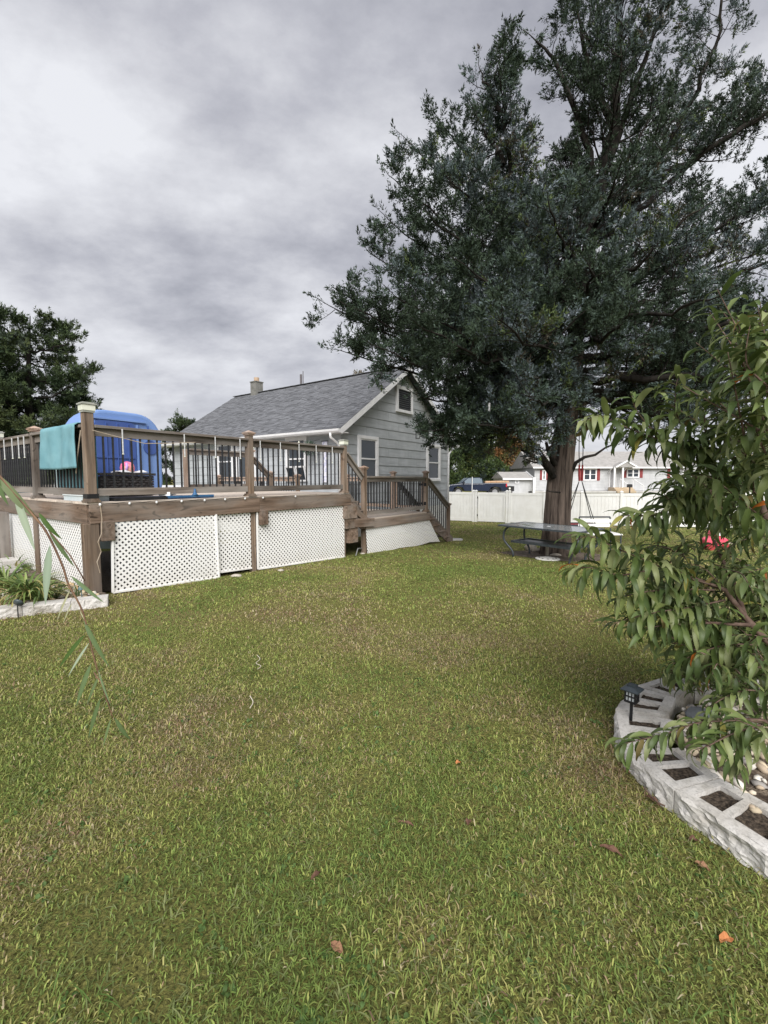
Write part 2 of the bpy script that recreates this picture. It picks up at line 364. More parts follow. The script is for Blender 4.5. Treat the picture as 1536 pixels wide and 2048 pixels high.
# rail posts
RH=.93
post(deck,0.0,0.0,ZD,ZD+RH+.14,.105,cap='solar')
post(deck,2.31,0,ZD,ZD+RH+.05,.1)
post(deck,4.62,0,ZD,ZD+RH+.03,.1,cap='solar')
post(deck,0,1.85,ZD,ZD+RH+.03,.1,m=woodr); post(deck,0,3.66,ZD,ZD+RH+.03,.1,m=woodr,cap='solar')
post(deck,2.95,3.0,ZD,ZD+RH-.02,.1,cap=None,m=woodn); post(deck,4.62,3.0,ZD,ZD+RH,.1)
post(deck,2.95,5.0,ZD,ZD+RH,.1); post(deck,0,5.0,ZD,ZD+RH,.1)
railing(deck,(0,0),(2.31,0),ZD); railing(deck,(2.31,0),(4.62,0),ZD)
railing(deck,(0,0),(0,1.85),ZD); railing(deck,(0,1.85),(0,3.66),ZD); railing(deck,(0,3.66),(0,5),ZD)
railing(deck,(2.95,3.0),(4.62,3.0),ZD); railing(deck,(0,5),(2.95,5),ZD)

# ------------------------------------------------------------------ lower deck with its gate
ZL=.565
low=thing('wooden_deck','lower brown deck platform with gate between the raised deck and grey house','deck',D(5,0,0))
for i in range(52):
    w0=-.06+.142*i
    beam('deck_board',D(4.76,w0+.068,ZL-.014),D(7.86,w0+.068,ZL-.014) if w0<2.7 else D(7.72,w0+.068,ZL-.014),.136,.028,deckm,low,bev=.003)
beam('fascia_board',D(5.28,-.045,ZL-.031-.10),D(8.0,-.045,ZL-.031-.10),.04,.20,wood,low,bev=.004)
beam('fascia_board',D(7.93,-.02,ZL-.13),D(7.93,2.8,ZL-.13),.04,.2,wood,low,bev=.004)
beam('fascia_board',D(4.95,7.35,ZL-.13),D(7.7,7.35,ZL-.13),.04,.2,wood,low)
for s in (5.6,6.1,6.6,7.1,7.6): beam('joist',D(s,0,ZL-.12),D(s,7.3,ZL-.12),.04,.16,wood,low)
for s,w in ((5.4,.1),(7.85,.1),(7.85,2.7),(5.4,7.2)): beam('support_post',D(s,w,g(*D(s,w).xy)-.1),D(s,w,ZL-.23),.1,.1,woodpost,low)
post(low,5.27,0,ZL-.04,ZL+RH+.14,.1,cap='copper'); post(low,7.88,0,ZL,ZL+RH+.08,.1); post(low,7.88,1.05,ZL,ZL+RH+.08,.1,m=woodn)
post(low,7.88,2.75,ZL,ZL+RH,.1,m=woodn); post(low,6.5,3.4,ZL,ZL+RH,.1); post(low,6.5,7.2,ZL,ZL+RH,.1)
post(low,5.2,3.0,ZL,ZL+RH+.06,.1,m=woodpost)
railing(low,(5.27,0),(7.88,0),ZL,gap=.105)
railing(low,(7.88,1.05),(7.88,2.75),ZL,m=woodn); railing(low,(6.5,3.4),(6.5,7.2),ZL,m=woodn)
# stair rails from the raised deck down to the platform, front and back
for w in (0,3.0): railing(low,(4.62,w),(5.25,w),ZD,dz=ZL-ZD+.02,gap=.105,zb=.02,h=.88)
# short flight between the levels: stringer pieces, treads, closed risers
for k,(z,s0) in enumerate(((ZD-.19,4.80),(ZD-.38,5.05))):
    beam('tread',D(s0+.12,-.03,z-.014),D(s0+.12,3.0,z-.014),.27,.028,wood,low,bev=.003)
    beam('riser',D(s0,.0,z-.11),D(s0,3.0,z-.11),.02,.15,wood,low)
k=MB(); k.prism([D(4.77,-.05,.92),D(4.77,-.05,.62),D(5.12,-.05,.36),D(5.34,-.05,.36),D(5.34,-.05,.53),D(4.9,-.05,.92)],VX*.04); k.build('stringer',wood,low)
k=MB(); k.prism([D(4.56,-.12,.885),D(4.56,-.12,.62),D(4.90,-.12,.62),D(4.90,-.12,.885)],VX*.12); k.build('beam',wood,low)
k=MB(); k.prism([D(4.60,-.10,.617),D(4.60,-.10,.41),D(4.86,-.10,.41),D(4.86,-.10,.617)],VX*.16); k.build('beam',wood,low)
k=MB(); k.prism([D(4.70,-.08,.407),D(4.70,-.08,.10),D(4.97,-.08,.10),D(4.97,-.08,.407)],VX*.2); k.build('beam',wood,low)
beam('beam',D(4.865,-.095,.51),D(5.5,-.095,.48),.04,.18,wood,low)
beam('brace',D(4.83,-.085,.80),D(5.33,-.085,.50),.03,.12,wood,low)
# gate in the opening above the steps: warm timber frame, black bars, black strap hinges
gt=MB(); gt.bar(D(7.88,.10,ZL+.09),D(7.88,.10,ZL+.86),.04,.05,VX); gt.bar(D(7.88,.94,ZL+.09),D(7.88,.94,ZL+.86),.04,.05,VX)
gt.bar(D(7.88,.10,ZL+.83),D(7.88,.94,ZL+.83),.036,.06); gt.bar(D(7.88,.10,ZL+.12),D(7.88,.94,ZL+.12),.036,.06)
gate=gt.build('gate',woodn,low)
for i in range(1,9): 
    w=.10+.84*i/9; beam('baluster',D(7.87,w,ZL+.14),D(7.87,w,ZL+.82),.018,.018,blackm,gate)
for z in (.72,.22):
    k=MB(); k.box(D(7.84,.07,ZL+z),UX,VX,ZX,(.012,.20,.05)); k.box(D(7.835,-.01,ZL+z),UX,VX,ZX,(.02,.07,.085)); k.build('hinge',black2,gate)
k=MB(); k.box(D(7.84,.96,ZL+.80),UX,VX,ZX,(.03,.14,.03)); k.build('latch',black2,gate)

# ------------------------------------------------------------------ steps to the lawn
st=thing('wooden_steps','brown wooden steps with handrails from the lower deck down to the lawn','steps',D(8.6,.5,0))
gz=g(*D(9.4,0).xy)
nst=5; rise=(ZL-gz)/nst
for w in (-.02,1.0):
    pol=[D(7.96,w,ZL-.02),D(7.96,w,ZL-.34),D(9.16,w,gz-.02),D(9.42,w,gz-.02),D(9.42,w,gz+.12)]
    k=MB(); k.prism(pol,VX*.04); k.build('stringer',wood,st)
for i in range(1,nst):
    z=ZL-rise*i; s0=7.96+.30*(i-1)
    beam('tread',D(s0+.16,-.07,z-.016),D(s0+.16,1.09,z-.016),.29,.034,wood,st,bev=.004)
for w,mm in ((0,woodr),(1.03,blackm)):
    post(st,9.16,w,gz+.05,gz+1.07,.09,cap='copper',skirt=False,m=woodpost)
    railing(st,(7.9,w),(9.16,w),ZL,dz=gz-ZL+.13,gap=.115,zb=.03,h=.93,m=mm)
k=MB(); p=D(9.75,.1); k.lathe([(.26,0),(.26,.035),(.24,.045)],(p.x,p.y,g(p.x,p.y)),10,1,.75); tag(k.build('stepping_stone',conc),'flat pale stepping stone on the grass at the foot of the deck steps','stone')

# ------------------------------------------------------------------ lattice skirts
def clip_poly(poly,a,b,c):
    """keep a*x+b*y<=c"""
    o=[]
    for i in range(len(poly)):
        p,q=poly[i],poly[(i+1)%len(poly)]; dp=a*p[0]+b*p[1]-c; dq=a*q[0]+b*q[1]-c
        if dp<=0:o.append(p)
        if dp*dq<0:
            t=dp/(dp-dq); o.append((p[0]+(q[0]-p[0])*t,p[1]+(q[1]-p[1])*t))
    return o
def lattice(poly,O,ax,nrm,label,frame_=True,sp=.052,wd=.028,ph=0):
    """poly in (distance along ax, z); O origin; nrm outward"""
    c0=O+ax*poly[0][0]; root=thing('lattice_panel',label,'lattice panel',(c0.x,c0.y,poly[0][1] if False else min(p[1] for p in poly)),math.atan2(ax.y,ax.x),'white lattice panels under the decks')
    m=MB(); r2=math.sqrt(.5)
    for sg in (1,-1):
        a,b=r2,r2*sg; vals=[a*p[0]+b*p[1] for p in poly]; lo,hi=min(vals),max(vals)
        c=math.floor(lo/sp)*sp+ph
        while c<hi:
            q=clip_poly(clip_poly(list(poly),a,b,c+wd),-a,-b,-c)
            if len(q)>=3: m.prism([O+ax*x+ZX*z+nrm*(.0022*sg) for x,z in q],nrm*-.002)
            c+=sp
    lo=m.build('lattice_strips',lattm,root); lo['kind']='stuff'
    if frame_:
        f=MB()
        for i in frame_:
            p,q=poly[i],poly[(i+1)%len(poly)]; f.bar(O+ax*p[0]+ZX*p[1]+nrm*.004,O+ax*q[0]+ZX*q[1]+nrm*.004,.022,.03,nrm)
        f.build('edge_channel',lattm,root)
    return root
OF=D(0,-.02); NF=-VX
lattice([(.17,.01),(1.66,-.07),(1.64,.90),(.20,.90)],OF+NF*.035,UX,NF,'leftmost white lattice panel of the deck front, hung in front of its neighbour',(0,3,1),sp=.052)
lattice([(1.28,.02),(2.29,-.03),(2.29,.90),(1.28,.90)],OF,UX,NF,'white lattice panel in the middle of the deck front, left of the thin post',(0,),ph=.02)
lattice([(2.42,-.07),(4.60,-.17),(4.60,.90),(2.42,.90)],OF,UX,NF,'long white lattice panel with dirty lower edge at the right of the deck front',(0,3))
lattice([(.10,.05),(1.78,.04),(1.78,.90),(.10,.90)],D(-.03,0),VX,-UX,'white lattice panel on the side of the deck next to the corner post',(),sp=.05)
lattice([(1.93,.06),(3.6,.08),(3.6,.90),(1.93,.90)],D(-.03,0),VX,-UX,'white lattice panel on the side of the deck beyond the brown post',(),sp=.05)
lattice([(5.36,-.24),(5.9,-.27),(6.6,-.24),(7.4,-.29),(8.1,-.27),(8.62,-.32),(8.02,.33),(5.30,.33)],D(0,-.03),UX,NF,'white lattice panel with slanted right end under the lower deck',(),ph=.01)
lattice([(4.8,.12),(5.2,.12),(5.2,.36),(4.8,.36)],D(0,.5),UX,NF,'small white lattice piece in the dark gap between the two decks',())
# dim things under the deck: soil floor
k=MB(); k.add([D(0,.1,.012),D(4.6,.1,g(*D(4.6,0).xy)+.012),D(4.7,5,g(*D(4.7,5).xy)+.012),D(0,5,g(*D(0,5).xy)+.012)],[(0,1,2,3)]); tag(k.build('bare_soil',soilm,fix=False),kind='structure')
for pts,lb in (([D(4.75,-.2,.01-.16),D(5.0,-.05,-.05),D(5.3,.1,-.10),D(5.7,.3,-.14)],'thin grey hose lying in the dark gap under the deck steps'),):
    k=MB(); k.tube(pts,.012,6); tag(k.build('hose',M_noise('grey_hose',(.25,.26,.25),(.2,.2,.2),9)),lb,'hose')
k=MB(); k.lathe([(.24,0),(.25,.02),(.27,.7),(.24,.72)],D(.75,.55,.0),16); tag(k.build('barrel',black2),'black plastic barrel in the shade behind the corner of the lattice skirt','barrel')

# ------------------------------------------------------------------ house
hs=thing('house','single storey grey sided house with dark shingle roof behind the deck','house',HA,math.atan2(UX.y,UX.x))
def H(s,w,z): return HA+UX*s+VX*w+ZX*z
HW,HL=6.73,9.6; ZE=3.06; ZR=5.42; slope=.676; ZB=.36
# wall core
k=MB(); k.prism([H(.02,.02,-1),H(HW-.02,.02,-1),H(HW-.02,.02,3.1),H(HW/2,.02,5.34),H(.02,.02,3.1)],VX*(HL-.04))
core=M_noise('wall_core',(.22,.23,.23),(.25,.26,.26),3)
wall=k.build('wall',core,hs)
k=MB(); k.box(H(HW/2,HL/2,(ZB-1)/2),UX,VX,ZX,(HW+.04,HL+.04,ZB+1)); k.build('foundation',M_noise('painted_foundation',(.62,.62,.60),(.5,.5,.48),3,.8),hs)
ex=.305; zz=ZB+.002; row=0
def rooflim(z):  # horizontal reach of the gable at height z
    if z<=3.0: return 0,HW
    d=(z-3.0)/slope; return d,HW-d
while zz<5.2:
    z1=zz+ex-.009; a0,b0=rooflim(zz); a1,b1=rooflim(z1)
    off=(.0 if row%2==0 else .61)
    cuts=[a0]+[x for x in [off+1.22*i for i in range(-1,8)] if a0+.15<x<b0-.15]+[b0]
    for i in range(len(cuts)-1):
        x0,x1=cuts[i]+(.002 if i else 0),cuts[i+1]-.002
        xt0=max(x0,a1); xt1=min(x1,b1)
        if xt1<=xt0+.02: continue
        m=MB(); n=.004
        c=H((x0+x1)/2,0,(zz+z1)/2); M=frame(c,UX,VX,ZX); lx=(x0+x1)/2; lz=(zz+z1)/2
        P=[(x0-lx,zz-lz,-.019),(x1-lx,zz-lz,-.019),(xt1-lx,z1-lz,-.004),(xt0-lx,z1-lz,-.004)]
        vs=[(a,d,b) for a,b,d in P]+[(a,.018,b) for a,b,d in P]
        m.add(vs,[(0,1,2,3),(7,6,5,4),(0,4,5,1),(1,5,6,2),(2,6,7,3),(3,7,4,0)])
        m.build('siding_board',sidm,wall,M=M)
    if z1<2.9:
        w=off; ws=[0]+[x for x in [off+1.22*i for i in range(-1,9)] if .15<x<HL-.15]+[HL]
        for i in range(len(ws)-1):
            x0,x1=ws[i]+.002,ws[i+1]-.002; c=H(0,(x0+x1)/2,(zz+z1)/2); M=frame(c,VX,-UX,ZX); hx=(x1-x0)/2; hz=(z1-zz)/2
            vs=[(-hx,.014,-hz),(hx,.014,-hz),(hx,.004,hz),(-hx,.004,hz),(-hx,-.018,-hz),(hx,-.018,-hz),(hx,-.018,hz),(-hx,-.018,hz)]
            m=MB(); m.add(vs,[(0,1,2,3),(7,6,5,4),(0,4,5,1),(1,5,6,2),(2,6,7,3),(3,7,4,0)]); m.build('siding_board',sidm,wall,M=M)
    zz+=ex; row+=1
# roof slabs with overhang, shingle courses as real tabs
OH=.30; EV=.36
roofm=M_noise('roof_deck',(.06,.065,.07),(.1,.1,.11),3)
def rz(s): return ZR-slope*abs(s-HW/2)
k=MB()
for s0,s1 in ((-EV,HW/2),(HW/2,HW+EV)):
    k.prism([H(s0,-OH,rz(s0)-.012),H(s1,-OH,rz(s1)-.012),H(s1,-OH,rz(s1)-.10),H(s0,-OH,rz(s0)-.10)],VX*(HL+2*OH))
roof=k.build('roof',roofm,hs)
shc=[]; sh=MB(); ud=Vector((UX.x*math.cos(math.atan(slope)),UX.y*math.cos(math.atan(slope)),math.sin(math.atan(slope)))); un=ud.cross(VX)*-1
if un.z<0: un=-un
SL=(HW/2+EV)/math.cos(math.atan(slope)); ncr=int(SL/.14)
for j in range(ncr+1):
    d=j*.14; w=-OH-random.random()*.15
    while w<HL+OH:
        tw=random.choice((.16,.2,.24,.3)); th=random.choice((.004,.011,.013)); w0=max(w,-OH-.01); w1=min(w+tw-.006,HL+OH)
        if w1>w0+.02:
            base=H(-EV,(w0+w1)/2,rz(-EV)); c=base+ud*(d+.08)+un*(th/2-.011+.004)
            L=min(.17,SL-d)
            if L>.03:
                cc=base+ud*(d-.01+L/2)+un*(th/2-.010)
                q=random.choice((.78,.92,1,1.05,1.16)); shc+=[(.135*q,.139*q,.150*q,1)]*8; sh.box(cc,(ud-un*.045).normalized(),VX,un,(L,w1-w0,th+.012))
        w+=tw
sho=sh.build('shingles',stonem,roof,fix=False); sho['kind']='stuff'; sa=sho.data.color_attributes.new('Col','FLOAT_COLOR','POINT'); sa.data.foreach_set('color',np.array(shc,dtype=np.float32).ravel())
k=MB(); k.bar(H(HW/2,-OH-.01,ZR+.012),H(HW/2,HL+OH,ZR+.012),.22,.016); k.build('ridge_cap',shm,roof)
# rake boards, gutters
for sg,s0,s1 in ((1,-EV,HW/2),(-1,HW+EV,HW/2)):
    for w in (-OH-.012,HL+OH+.012):
        k=MB(); k.prism([H(s0,w,rz(s0)-.005),H(s1,w,rz(s1)-.005),H(s1,w,rz(s1)-.20),H(s0+sg*.06,w,rz(s0+sg*.06)-.20),H(s0,w,rz(s0)-.15)],VX*(.02 if w<0 else -.02)); k.build('rake_board',trimw,roof)
k=MB(); k.prism([H(-EV,-OH,rz(-EV)-.12),H(0.0,-OH,rz(-EV)-.12),H(0.0,-OH,rz(-EV)-.10),H(-EV,-OH,rz(-EV)-.10)],VX*(HL+2*OH)); k.build('soffit',trimw,roof)
def gutter(s,sg):
    k=MB(); z=rz(-EV)-.02
    pr=[(0,0),(sg*.11,0),(sg*.10,-.06),(sg*.06,-.11),(0,-.11)]
    k.prism([H(s+a,-OH-.02,z+b) for a,b in pr],VX*(HL+2*OH+.04)); return k.build('gutter',trimw,roof)
gutter(-EV-.004,-1); gutter(HW+EV+.004,1)
k=MB(); k.tube([H(-EV-.05,.05,2.78),H(-EV-.05,.05,2.66),H(-EV+.08,.03,2.58),H(-.09,.02,2.47),H(-.06,.02,2.35),H(-.06,.02,.4)],.038,8); k.build('downspout',trimw,hs,smooth=True)
k=MB(); k.tube([H(HW+EV,-.02,2.78),H(HW+EV-.05,-.05,2.68),H(HW+.02,-.07,2.5),H(HW-.02,-.07,2.4),H(HW-.02,-.07,-.4)],.035,8); k.build('downspout',trimw,hs,smooth=True)
k=MB(); k.box(H(HW+.01,-.01,1.6),UX,VX,ZX,(.05,.05,2.6)); k.build('corner_board',trimw,hs)
def window(parent,fr,x0,x1,z0,z1,tw=.1,kind='sash',name='window'):
    """fr(x,out,z) -> world point on a wall; out is metres proud of the wall"""
    ax=(fr(1,0,0)-fr(0,0,0)); no=(fr(0,1,0)-fr(0,0,0))
    k=MB()
    def bx(a,b,c,d,o0,o1): k.box(fr((a+b)/2,(o0+o1)/2,(c+d)/2),ax,no,ZX,(b-a,o1-o0,d-c))
    bx(x0,x1,z1-tw,z1,-.02,.05); bx(x0,x1,z0,z0+tw*.8,-.02,.06); bx(x0,x0+tw,z0+tw*.8,z1-tw,-.02,.048); bx(x1-tw,x1,z0+tw*.8,z1-tw,-.02,.048)
    f=k.build(name,trimw,parent)
    k=MB(); k.box(fr((x0+x1)/2,-.005,(z0+z1)/2),ax,no,ZX,(x1-x0-2*tw,.02,z1-z0-2*tw)); k.build('pane',glassd if kind!='louvre' else black2,f)
    k=MB()
    if kind=='sash':
        zm=(z0+z1)/2; t=.045; a,b=x0+tw,x1-tw; c,d=z0+tw*.8,z1-tw
        bx(a,b,zm-t/2,zm+t/2,.006,.035); bx(a,a+t,c,d,.006,.03); bx(b-t,b,c,d,.006,.03); bx(a+t,b-t,c,c+t,.006,.028); bx(a+t,b-t,d-t,d,.006,.028)
        k.build('sash',trimw,f)
    elif kind=='louvre':
        z=z0+tw
        while z<z1-tw:
            o=k.box(fr((x0+x1)/2,.02,z+.03),ax,(no*.7-ZX*.7).normalized(),(no*.7+ZX*.7).normalized(),(x1-x0-2*tw,.05,.008)); z+=.07
        k.build('louvre_slats',M_noise('louvre_paint',(.05,.055,.06),(.08,.085,.09),5),f)
    return f
fg=lambda x,o,z: H(x,-.030-o,z)     # gable wall
fl=lambda x,o,z: H(-.020-o,x,z)     # side wall facing the deck
window(wall,fg,.75,1.79,1.35,2.81); window(wall,fg,4.95,6.01,1.35,2.81); window(wall,fg,2.84,3.89,3.79,4.71,.12,'louvre')
w1=window(wall,fl,1.41,2.41,1.35,2.81); window(wall,fl,5.27,6.35,1.35,2.81)
# door on the side wall
k=MB(); k.box(fl(4.55,.02,1.62),VX,-UX,ZX,(1.1,.05,2.2)); dr=k.build('door_frame',trimw,wall)
k=MB(); k.box(fl(4.55,.055,1.60),VX,-UX,ZX,(.9,.03,2.05)); dd=k.build('door',M_noise('storm_door',(.5,.51,.52),(.42,.43,.45),4),dr)
k=MB(); k.box(fl(4.55,.075,1.9),VX,-UX,ZX,(.62,.012,1.1)); k.build('pane',glassd,dd)
# two small sashes tilted out of the side window
for a,tilt in ((1.56,.22),(2.02,.34)):
    k=MB(); no=-UX; up=(ZX*.94-UX*tilt).normalized(); nn_=VX.cross(up)
    c=fl(a+.05,.10,1.60)
    for dx_,dz_,lx,lz in ((-.19,0,.045,.5),(.19,0,.045,.5),(0,.228,.335,.045),(0,-.228,.335,.045)): k.box(c+VX*dx_+up*dz_,VX,nn_,up,(lx,.03,lz))
    f=k.build('sash',trimw,w1); k=MB(); k.box(c,VX,nn_,up,(.335,.012,.41)); k.build('pane',glassd,f)
# chimney and vent pipe on the ridge
m=M_noise('chimney_block',(.14,.14,.125),(.22,.215,.20),6,.9,.4)
k=MB(); k.box(H(HW/2,8.2,ZR+.02),UX,VX,ZX,(.40,.40,.9)); ch=k.build('chimney',m,roof)
k=MB(); k.box(H(HW/2,8.2,ZR+.49),UX,VX,ZX,(.45,.45,.04)); k.build('crown',m,ch)
k=MB(); k.lathe([(.12,0),(.12,.19),(.09,.19)],H(HW/2,8.2,ZR+.51),12); k.build('flue',M_noise('clay_flue',(.42,.30,.20),(.5,.38,.28),6),ch)
k=MB(); k.tube([H(HW/2+.1,5.35,ZR-.2),H(HW/2+.1,5.35,ZR+.48)],.05,8); k.tube([H(HW/2+.1,5.22,ZR-.1),H(HW/2+.1,5.22,ZR+.6)],.018,6); k.build('vent_pipe',M_noise('pipe_metal',(.10,.09,.10),(.16,.15,.15),6,.6),roof)
# porch bits under the eave: beam with bulbs, hanging fern, narrow patterned banner
k=MB(); k.bar(H(-1.6,.9,2.62),H(-1.6,3.6,2.62),.06,.12); k.bar(H(-1.6,.9,2.56),H(-1.6,.9,.56),.07,.07) ; k.bar(H(-1.6,3.6,2.56),H(-1.6,3.6,.56),.07,.07); k.bar(H(-1.6,.9,2.69),H(-.1,.9,2.69),.05,.05); k.bar(H(-1.6,3.6,2.69),H(-.1,3.6,2.69),.05,.05)
# (pergola bar is left off: the photo shows only the string under the eave)
k=MB(); pts=[H(-.30,.6+i*.45,2.62-.05*math.sin(i*math.pi/2)**2) for i in range(10)]; k.tube(pts,.006,5)
cord=M_noise('cord_black',(.02,.02,.02),(.03,.03,.03),9)
sl=k.build('string_lights',cord); tag(sl,'string of clear bulbs hanging under the house eave','string lights')
for p in pts[1:-1]:
    k=MB(); k.lathe([(.012,0),(.03,-.03),(.034,-.06),(.02,-.09),(.004,-.10)],(0,0,0),8); k.build('bulb',lensm,sl,True,M=Matrix.Translation(p))
bn=thing('banner','narrow pale lilac patterned banner hanging on the house wall by the downspout','banner',H(-.05,.6,1.2))
k=MB(); k.box(H(-.06,.62,1.95),VX,UX,ZX,(.22,.01,1.25)); k.build('cloth',M_noise('banner_cloth',(.55,.56,.75),(.8,.8,.86),14,.8,lo=.45,hi=.52),bn)
k=MB(); k.bar(H(-.06,.48,2.59),H(-.06,.76,2.59),.02,.02); k.build('rod',blackm,bn)

# hanging fern basket
def numcol(me,cols,dom='POINT'):
    a=me.color_attributes.new('Col','FLOAT_COLOR',dom); a.data.foreach_set('color',np.asarray(cols,dtype=np.float32).ravel())
def quads_mesh(name,V,C,matl,parent=None,nper=4,M=None):
    """V: (n,nper,3) faces, C: (n,3) colour per face"""
    n=len(V); me=bpy.data.meshes.new(name); me.vertices.add(n*nper); 
    VV=V.reshape(-1,3)
    me.vertices.foreach_set('co',VV.astype(np.float32).ravel())
    me.loops.add(n*nper); me.loops.foreach_set('vertex_index',np.arange(n*nper,dtype=np.int32))
    me.polygons.add(n); me.polygons.foreach_set('loop_start',np.arange(0,n*nper,nper,dtype=np.int32)); me.polygons.foreach_set('loop_total',np.full(n,nper,dtype=np.int32))
    me.update(); CC=np.repeat(np.c_[C,np.ones(n)],nper,axis=0); numcol(me,CC); me.materials.append(matl)
    o=bpy.data.objects.new(name,me)
    Mx=M or Matrix.Identity(4)
    if M is None and parent is not None: 
        # world coords -> parent frame
        Mw=np.array(W[parent.name].inverted()); co=VV@Mw[:3,:3].T+Mw[:3,3]; me.vertices.foreach_set('co',co.astype(np.float32).ravel()); Mx=W[parent.name]
    return place(o,parent,Mx)
def unit(a): return a/np.maximum(np.linalg.norm(a,axis=-1,keepdims=True),1e-9)
def plumes(C,A,n,rad,ln,wd,cols,spread=1.0,fwd=.6,tri=False):
    """C centres (m,3), A axes (m,3): n diamond leaves per centre"""
    m=len(C); c=np.repeat(C,n,0); a=np.repeat(A,n,0)
    r=rng.normal(size=(m*n,3)); r=unit(r)
    base=c+r*(np.repeat(rad,n)[:,None] if hasattr(rad,'__len__') else rad)*(rng.random((m*n,1))**.5)
    d=unit(a*fwd+rng.normal(size=(m*n,3))*.5*spread+r*.3); L=ln*(.6+.8*rng.random((m*n,1)))
    sd=unit(np.cross(d,rng.normal(size=(m*n,3)))); w=wd*(.6+.8*rng.random((m*n,1)))
    tip=base+d*L; mid=base+d*L*.45
    V=np.stack([base+sd*w*.5,tip,base-sd*w*.5],1) if tri else np.stack([base,mid+sd*w*.5,tip,mid-sd*w*.5],1)
    cc=np.repeat(cols,n,0)*(.7+.6*rng.random((m*n,1)))
    return V,cc
fr_=thing('fern_basket','dark green fern in a hanging basket under the corner of the house eave','hanging plant',H(-.35,.95,2.35))
k=MB(); k.lathe([(.05,-.10),(.12,0),(.13,.03)],(0,0,0),10); k.build('basket',black2,fr_,M=Matrix.Translation(H(-.35,.95,2.38)))
pc=np.array([H(-.35,.95,2.42)]); V,cc=plumes(np.repeat(pc,12,0)+rng.normal(size=(12,3))*.07,np.repeat([[0,0,.3]],12,0),50,.12,.12,.02,np.repeat([[.05,.09,.06]],12,0)); quads_mesh('fern',V,cc,leafm,fr_)

# ------------------------------------------------------------------ pool and things on the decks
pl=thing('swimming_pool','round above ground pool with white rim behind the deck','pool',(D(3.6,7.6).x,D(3.6,7.6).y,g(*D(3.6,7.6).xy)))
pc=D(3.4,7.7); pm=M_noise('pool_wall',(.35,.42,.5),(.45,.52,.6),3,.5)
k=MB(); k.lathe([(2.3,-.5),(2.3,1.16),(2.26,1.16),(2.26,-.5)],(pc.x,pc.y,0),40); k.build('pool_wall',pm,pl,True)
k=MB(); k.lathe([(2.22,1.161),(2.42,1.161),(2.42,1.22),(2.22,1.22)],(pc.x,pc.y,0),40); k.build('rim',trimw,pl)
k=MB(); k.lathe([(2.2,.95),(2.2,1.05)],(pc.x,pc.y,0),32); k.build('water',mat('pool_water',(.10,.35,.45),.05,spec=.5)[0],pl)

# blue plastic playhouse panel: rounded body, darker recess, round porthole
bl1=M_noise('light_blue_plastic',(.15,.25,.50),(.18,.29,.56),2,.45,.05,spec=.4); bl2=M_noise('dark_blue_plastic',(.045,.085,.26),(.06,.11,.32),2.5,.5,.05,spec=.4)
ph=thing('playhouse','blue rounded plastic playhouse with a round porthole standing on the raised deck','playhouse',D(1.45,1.7,ZD),math.atan2(UX.y,UX.x))
cx=Vector((1,0,0)); PY=7.15
def rounded(x0,x1,z0,z1,r,n=7):
    p=[]
    for cx_,cz,a0 in ((x1-r,z1-r,0),(x0+r,z1-r,90)):
        for i in range(n+1): a=R(a0+90*i/n); p.append((cx_+r*math.cos(a),cz+r*math.sin(a)))
    r2=min(.22,r)
    for cx_,cz,a0 in ((x0+r2,z0+r2,180),(x1-r2,z0+r2,270)):
        for i in range(n+1): a=R(a0+90*i/n); p.append((cx_+r2*math.cos(a),cz+r2*math.sin(a)))
    return p
PF=Vector((UX.x*.9+.1,UX.y*.9-.25,0)).normalized()   # panel runs a little across the deck
PN=Vector((PF.y,-PF.x,0))
pa=onY(152,900,6.75); pb=onY(325,900,7.9)
PF=(Vector((pb.x-pa.x,pb.y-pa.y,0))); PLn=PF.length; PF.normalize(); PN=Vector((PF.y,-PF.x,0)); PO=Vector((pa.x,pa.y,0))
def Pp(x,z,o=0): return PO+PF*x+ZX*z+PN*o
bm_=MB(); bm_.prism([Pp(x,z,-.5) for x,z in rounded(.02,PLn,ZD+.0,2.53,.42)],PN*.5); body=bm_.build('body',bl1,ph)
bv=body.modifiers.new('b','BEVEL'); bv.width=.05; bv.segments=3; bv.limit_method='ANGLE'; bv.angle_limit=R(60)
k=MB(); k.prism([Pp(x,z,.004) for x,z in rounded(.25,1.0*PLn-.48,ZD+.08,2.36,.10)],PN*.03); rc=k.build('front_recess',bl2,ph)
k=MB(); k.bar(Pp(.25,2.385,.02),Pp(PLn-.30,2.385,.02),.05,.025); k.bar(Pp(PLn-.45,ZD+.08,.03),Pp(PLn-.45,2.33,.03),.03,.035,PN); k.build('rib',bl1,ph)
k=MB()
for i in range(5): k.bar(Pp(.42+.17*i,ZD+.10,.036),Pp(.42+.17*i,2.33,.036),.012,.035,PN)
k.bar(Pp(.27,1.78,.040),Pp(PLn-.52,1.78,.040),.02,.03); k.build('seam',bl2,ph)
cpt=Pp(PLn-.22,1.97,0); ring=[cpt+PF*(.12*math.cos(a))+ZX*(.12*math.sin(a))+PN*.003 for a in [2*math.pi*i/24 for i in range(24)]]
k=MB(); k.prism(ring,PN*.02); k.build('porthole',bl2,ph)
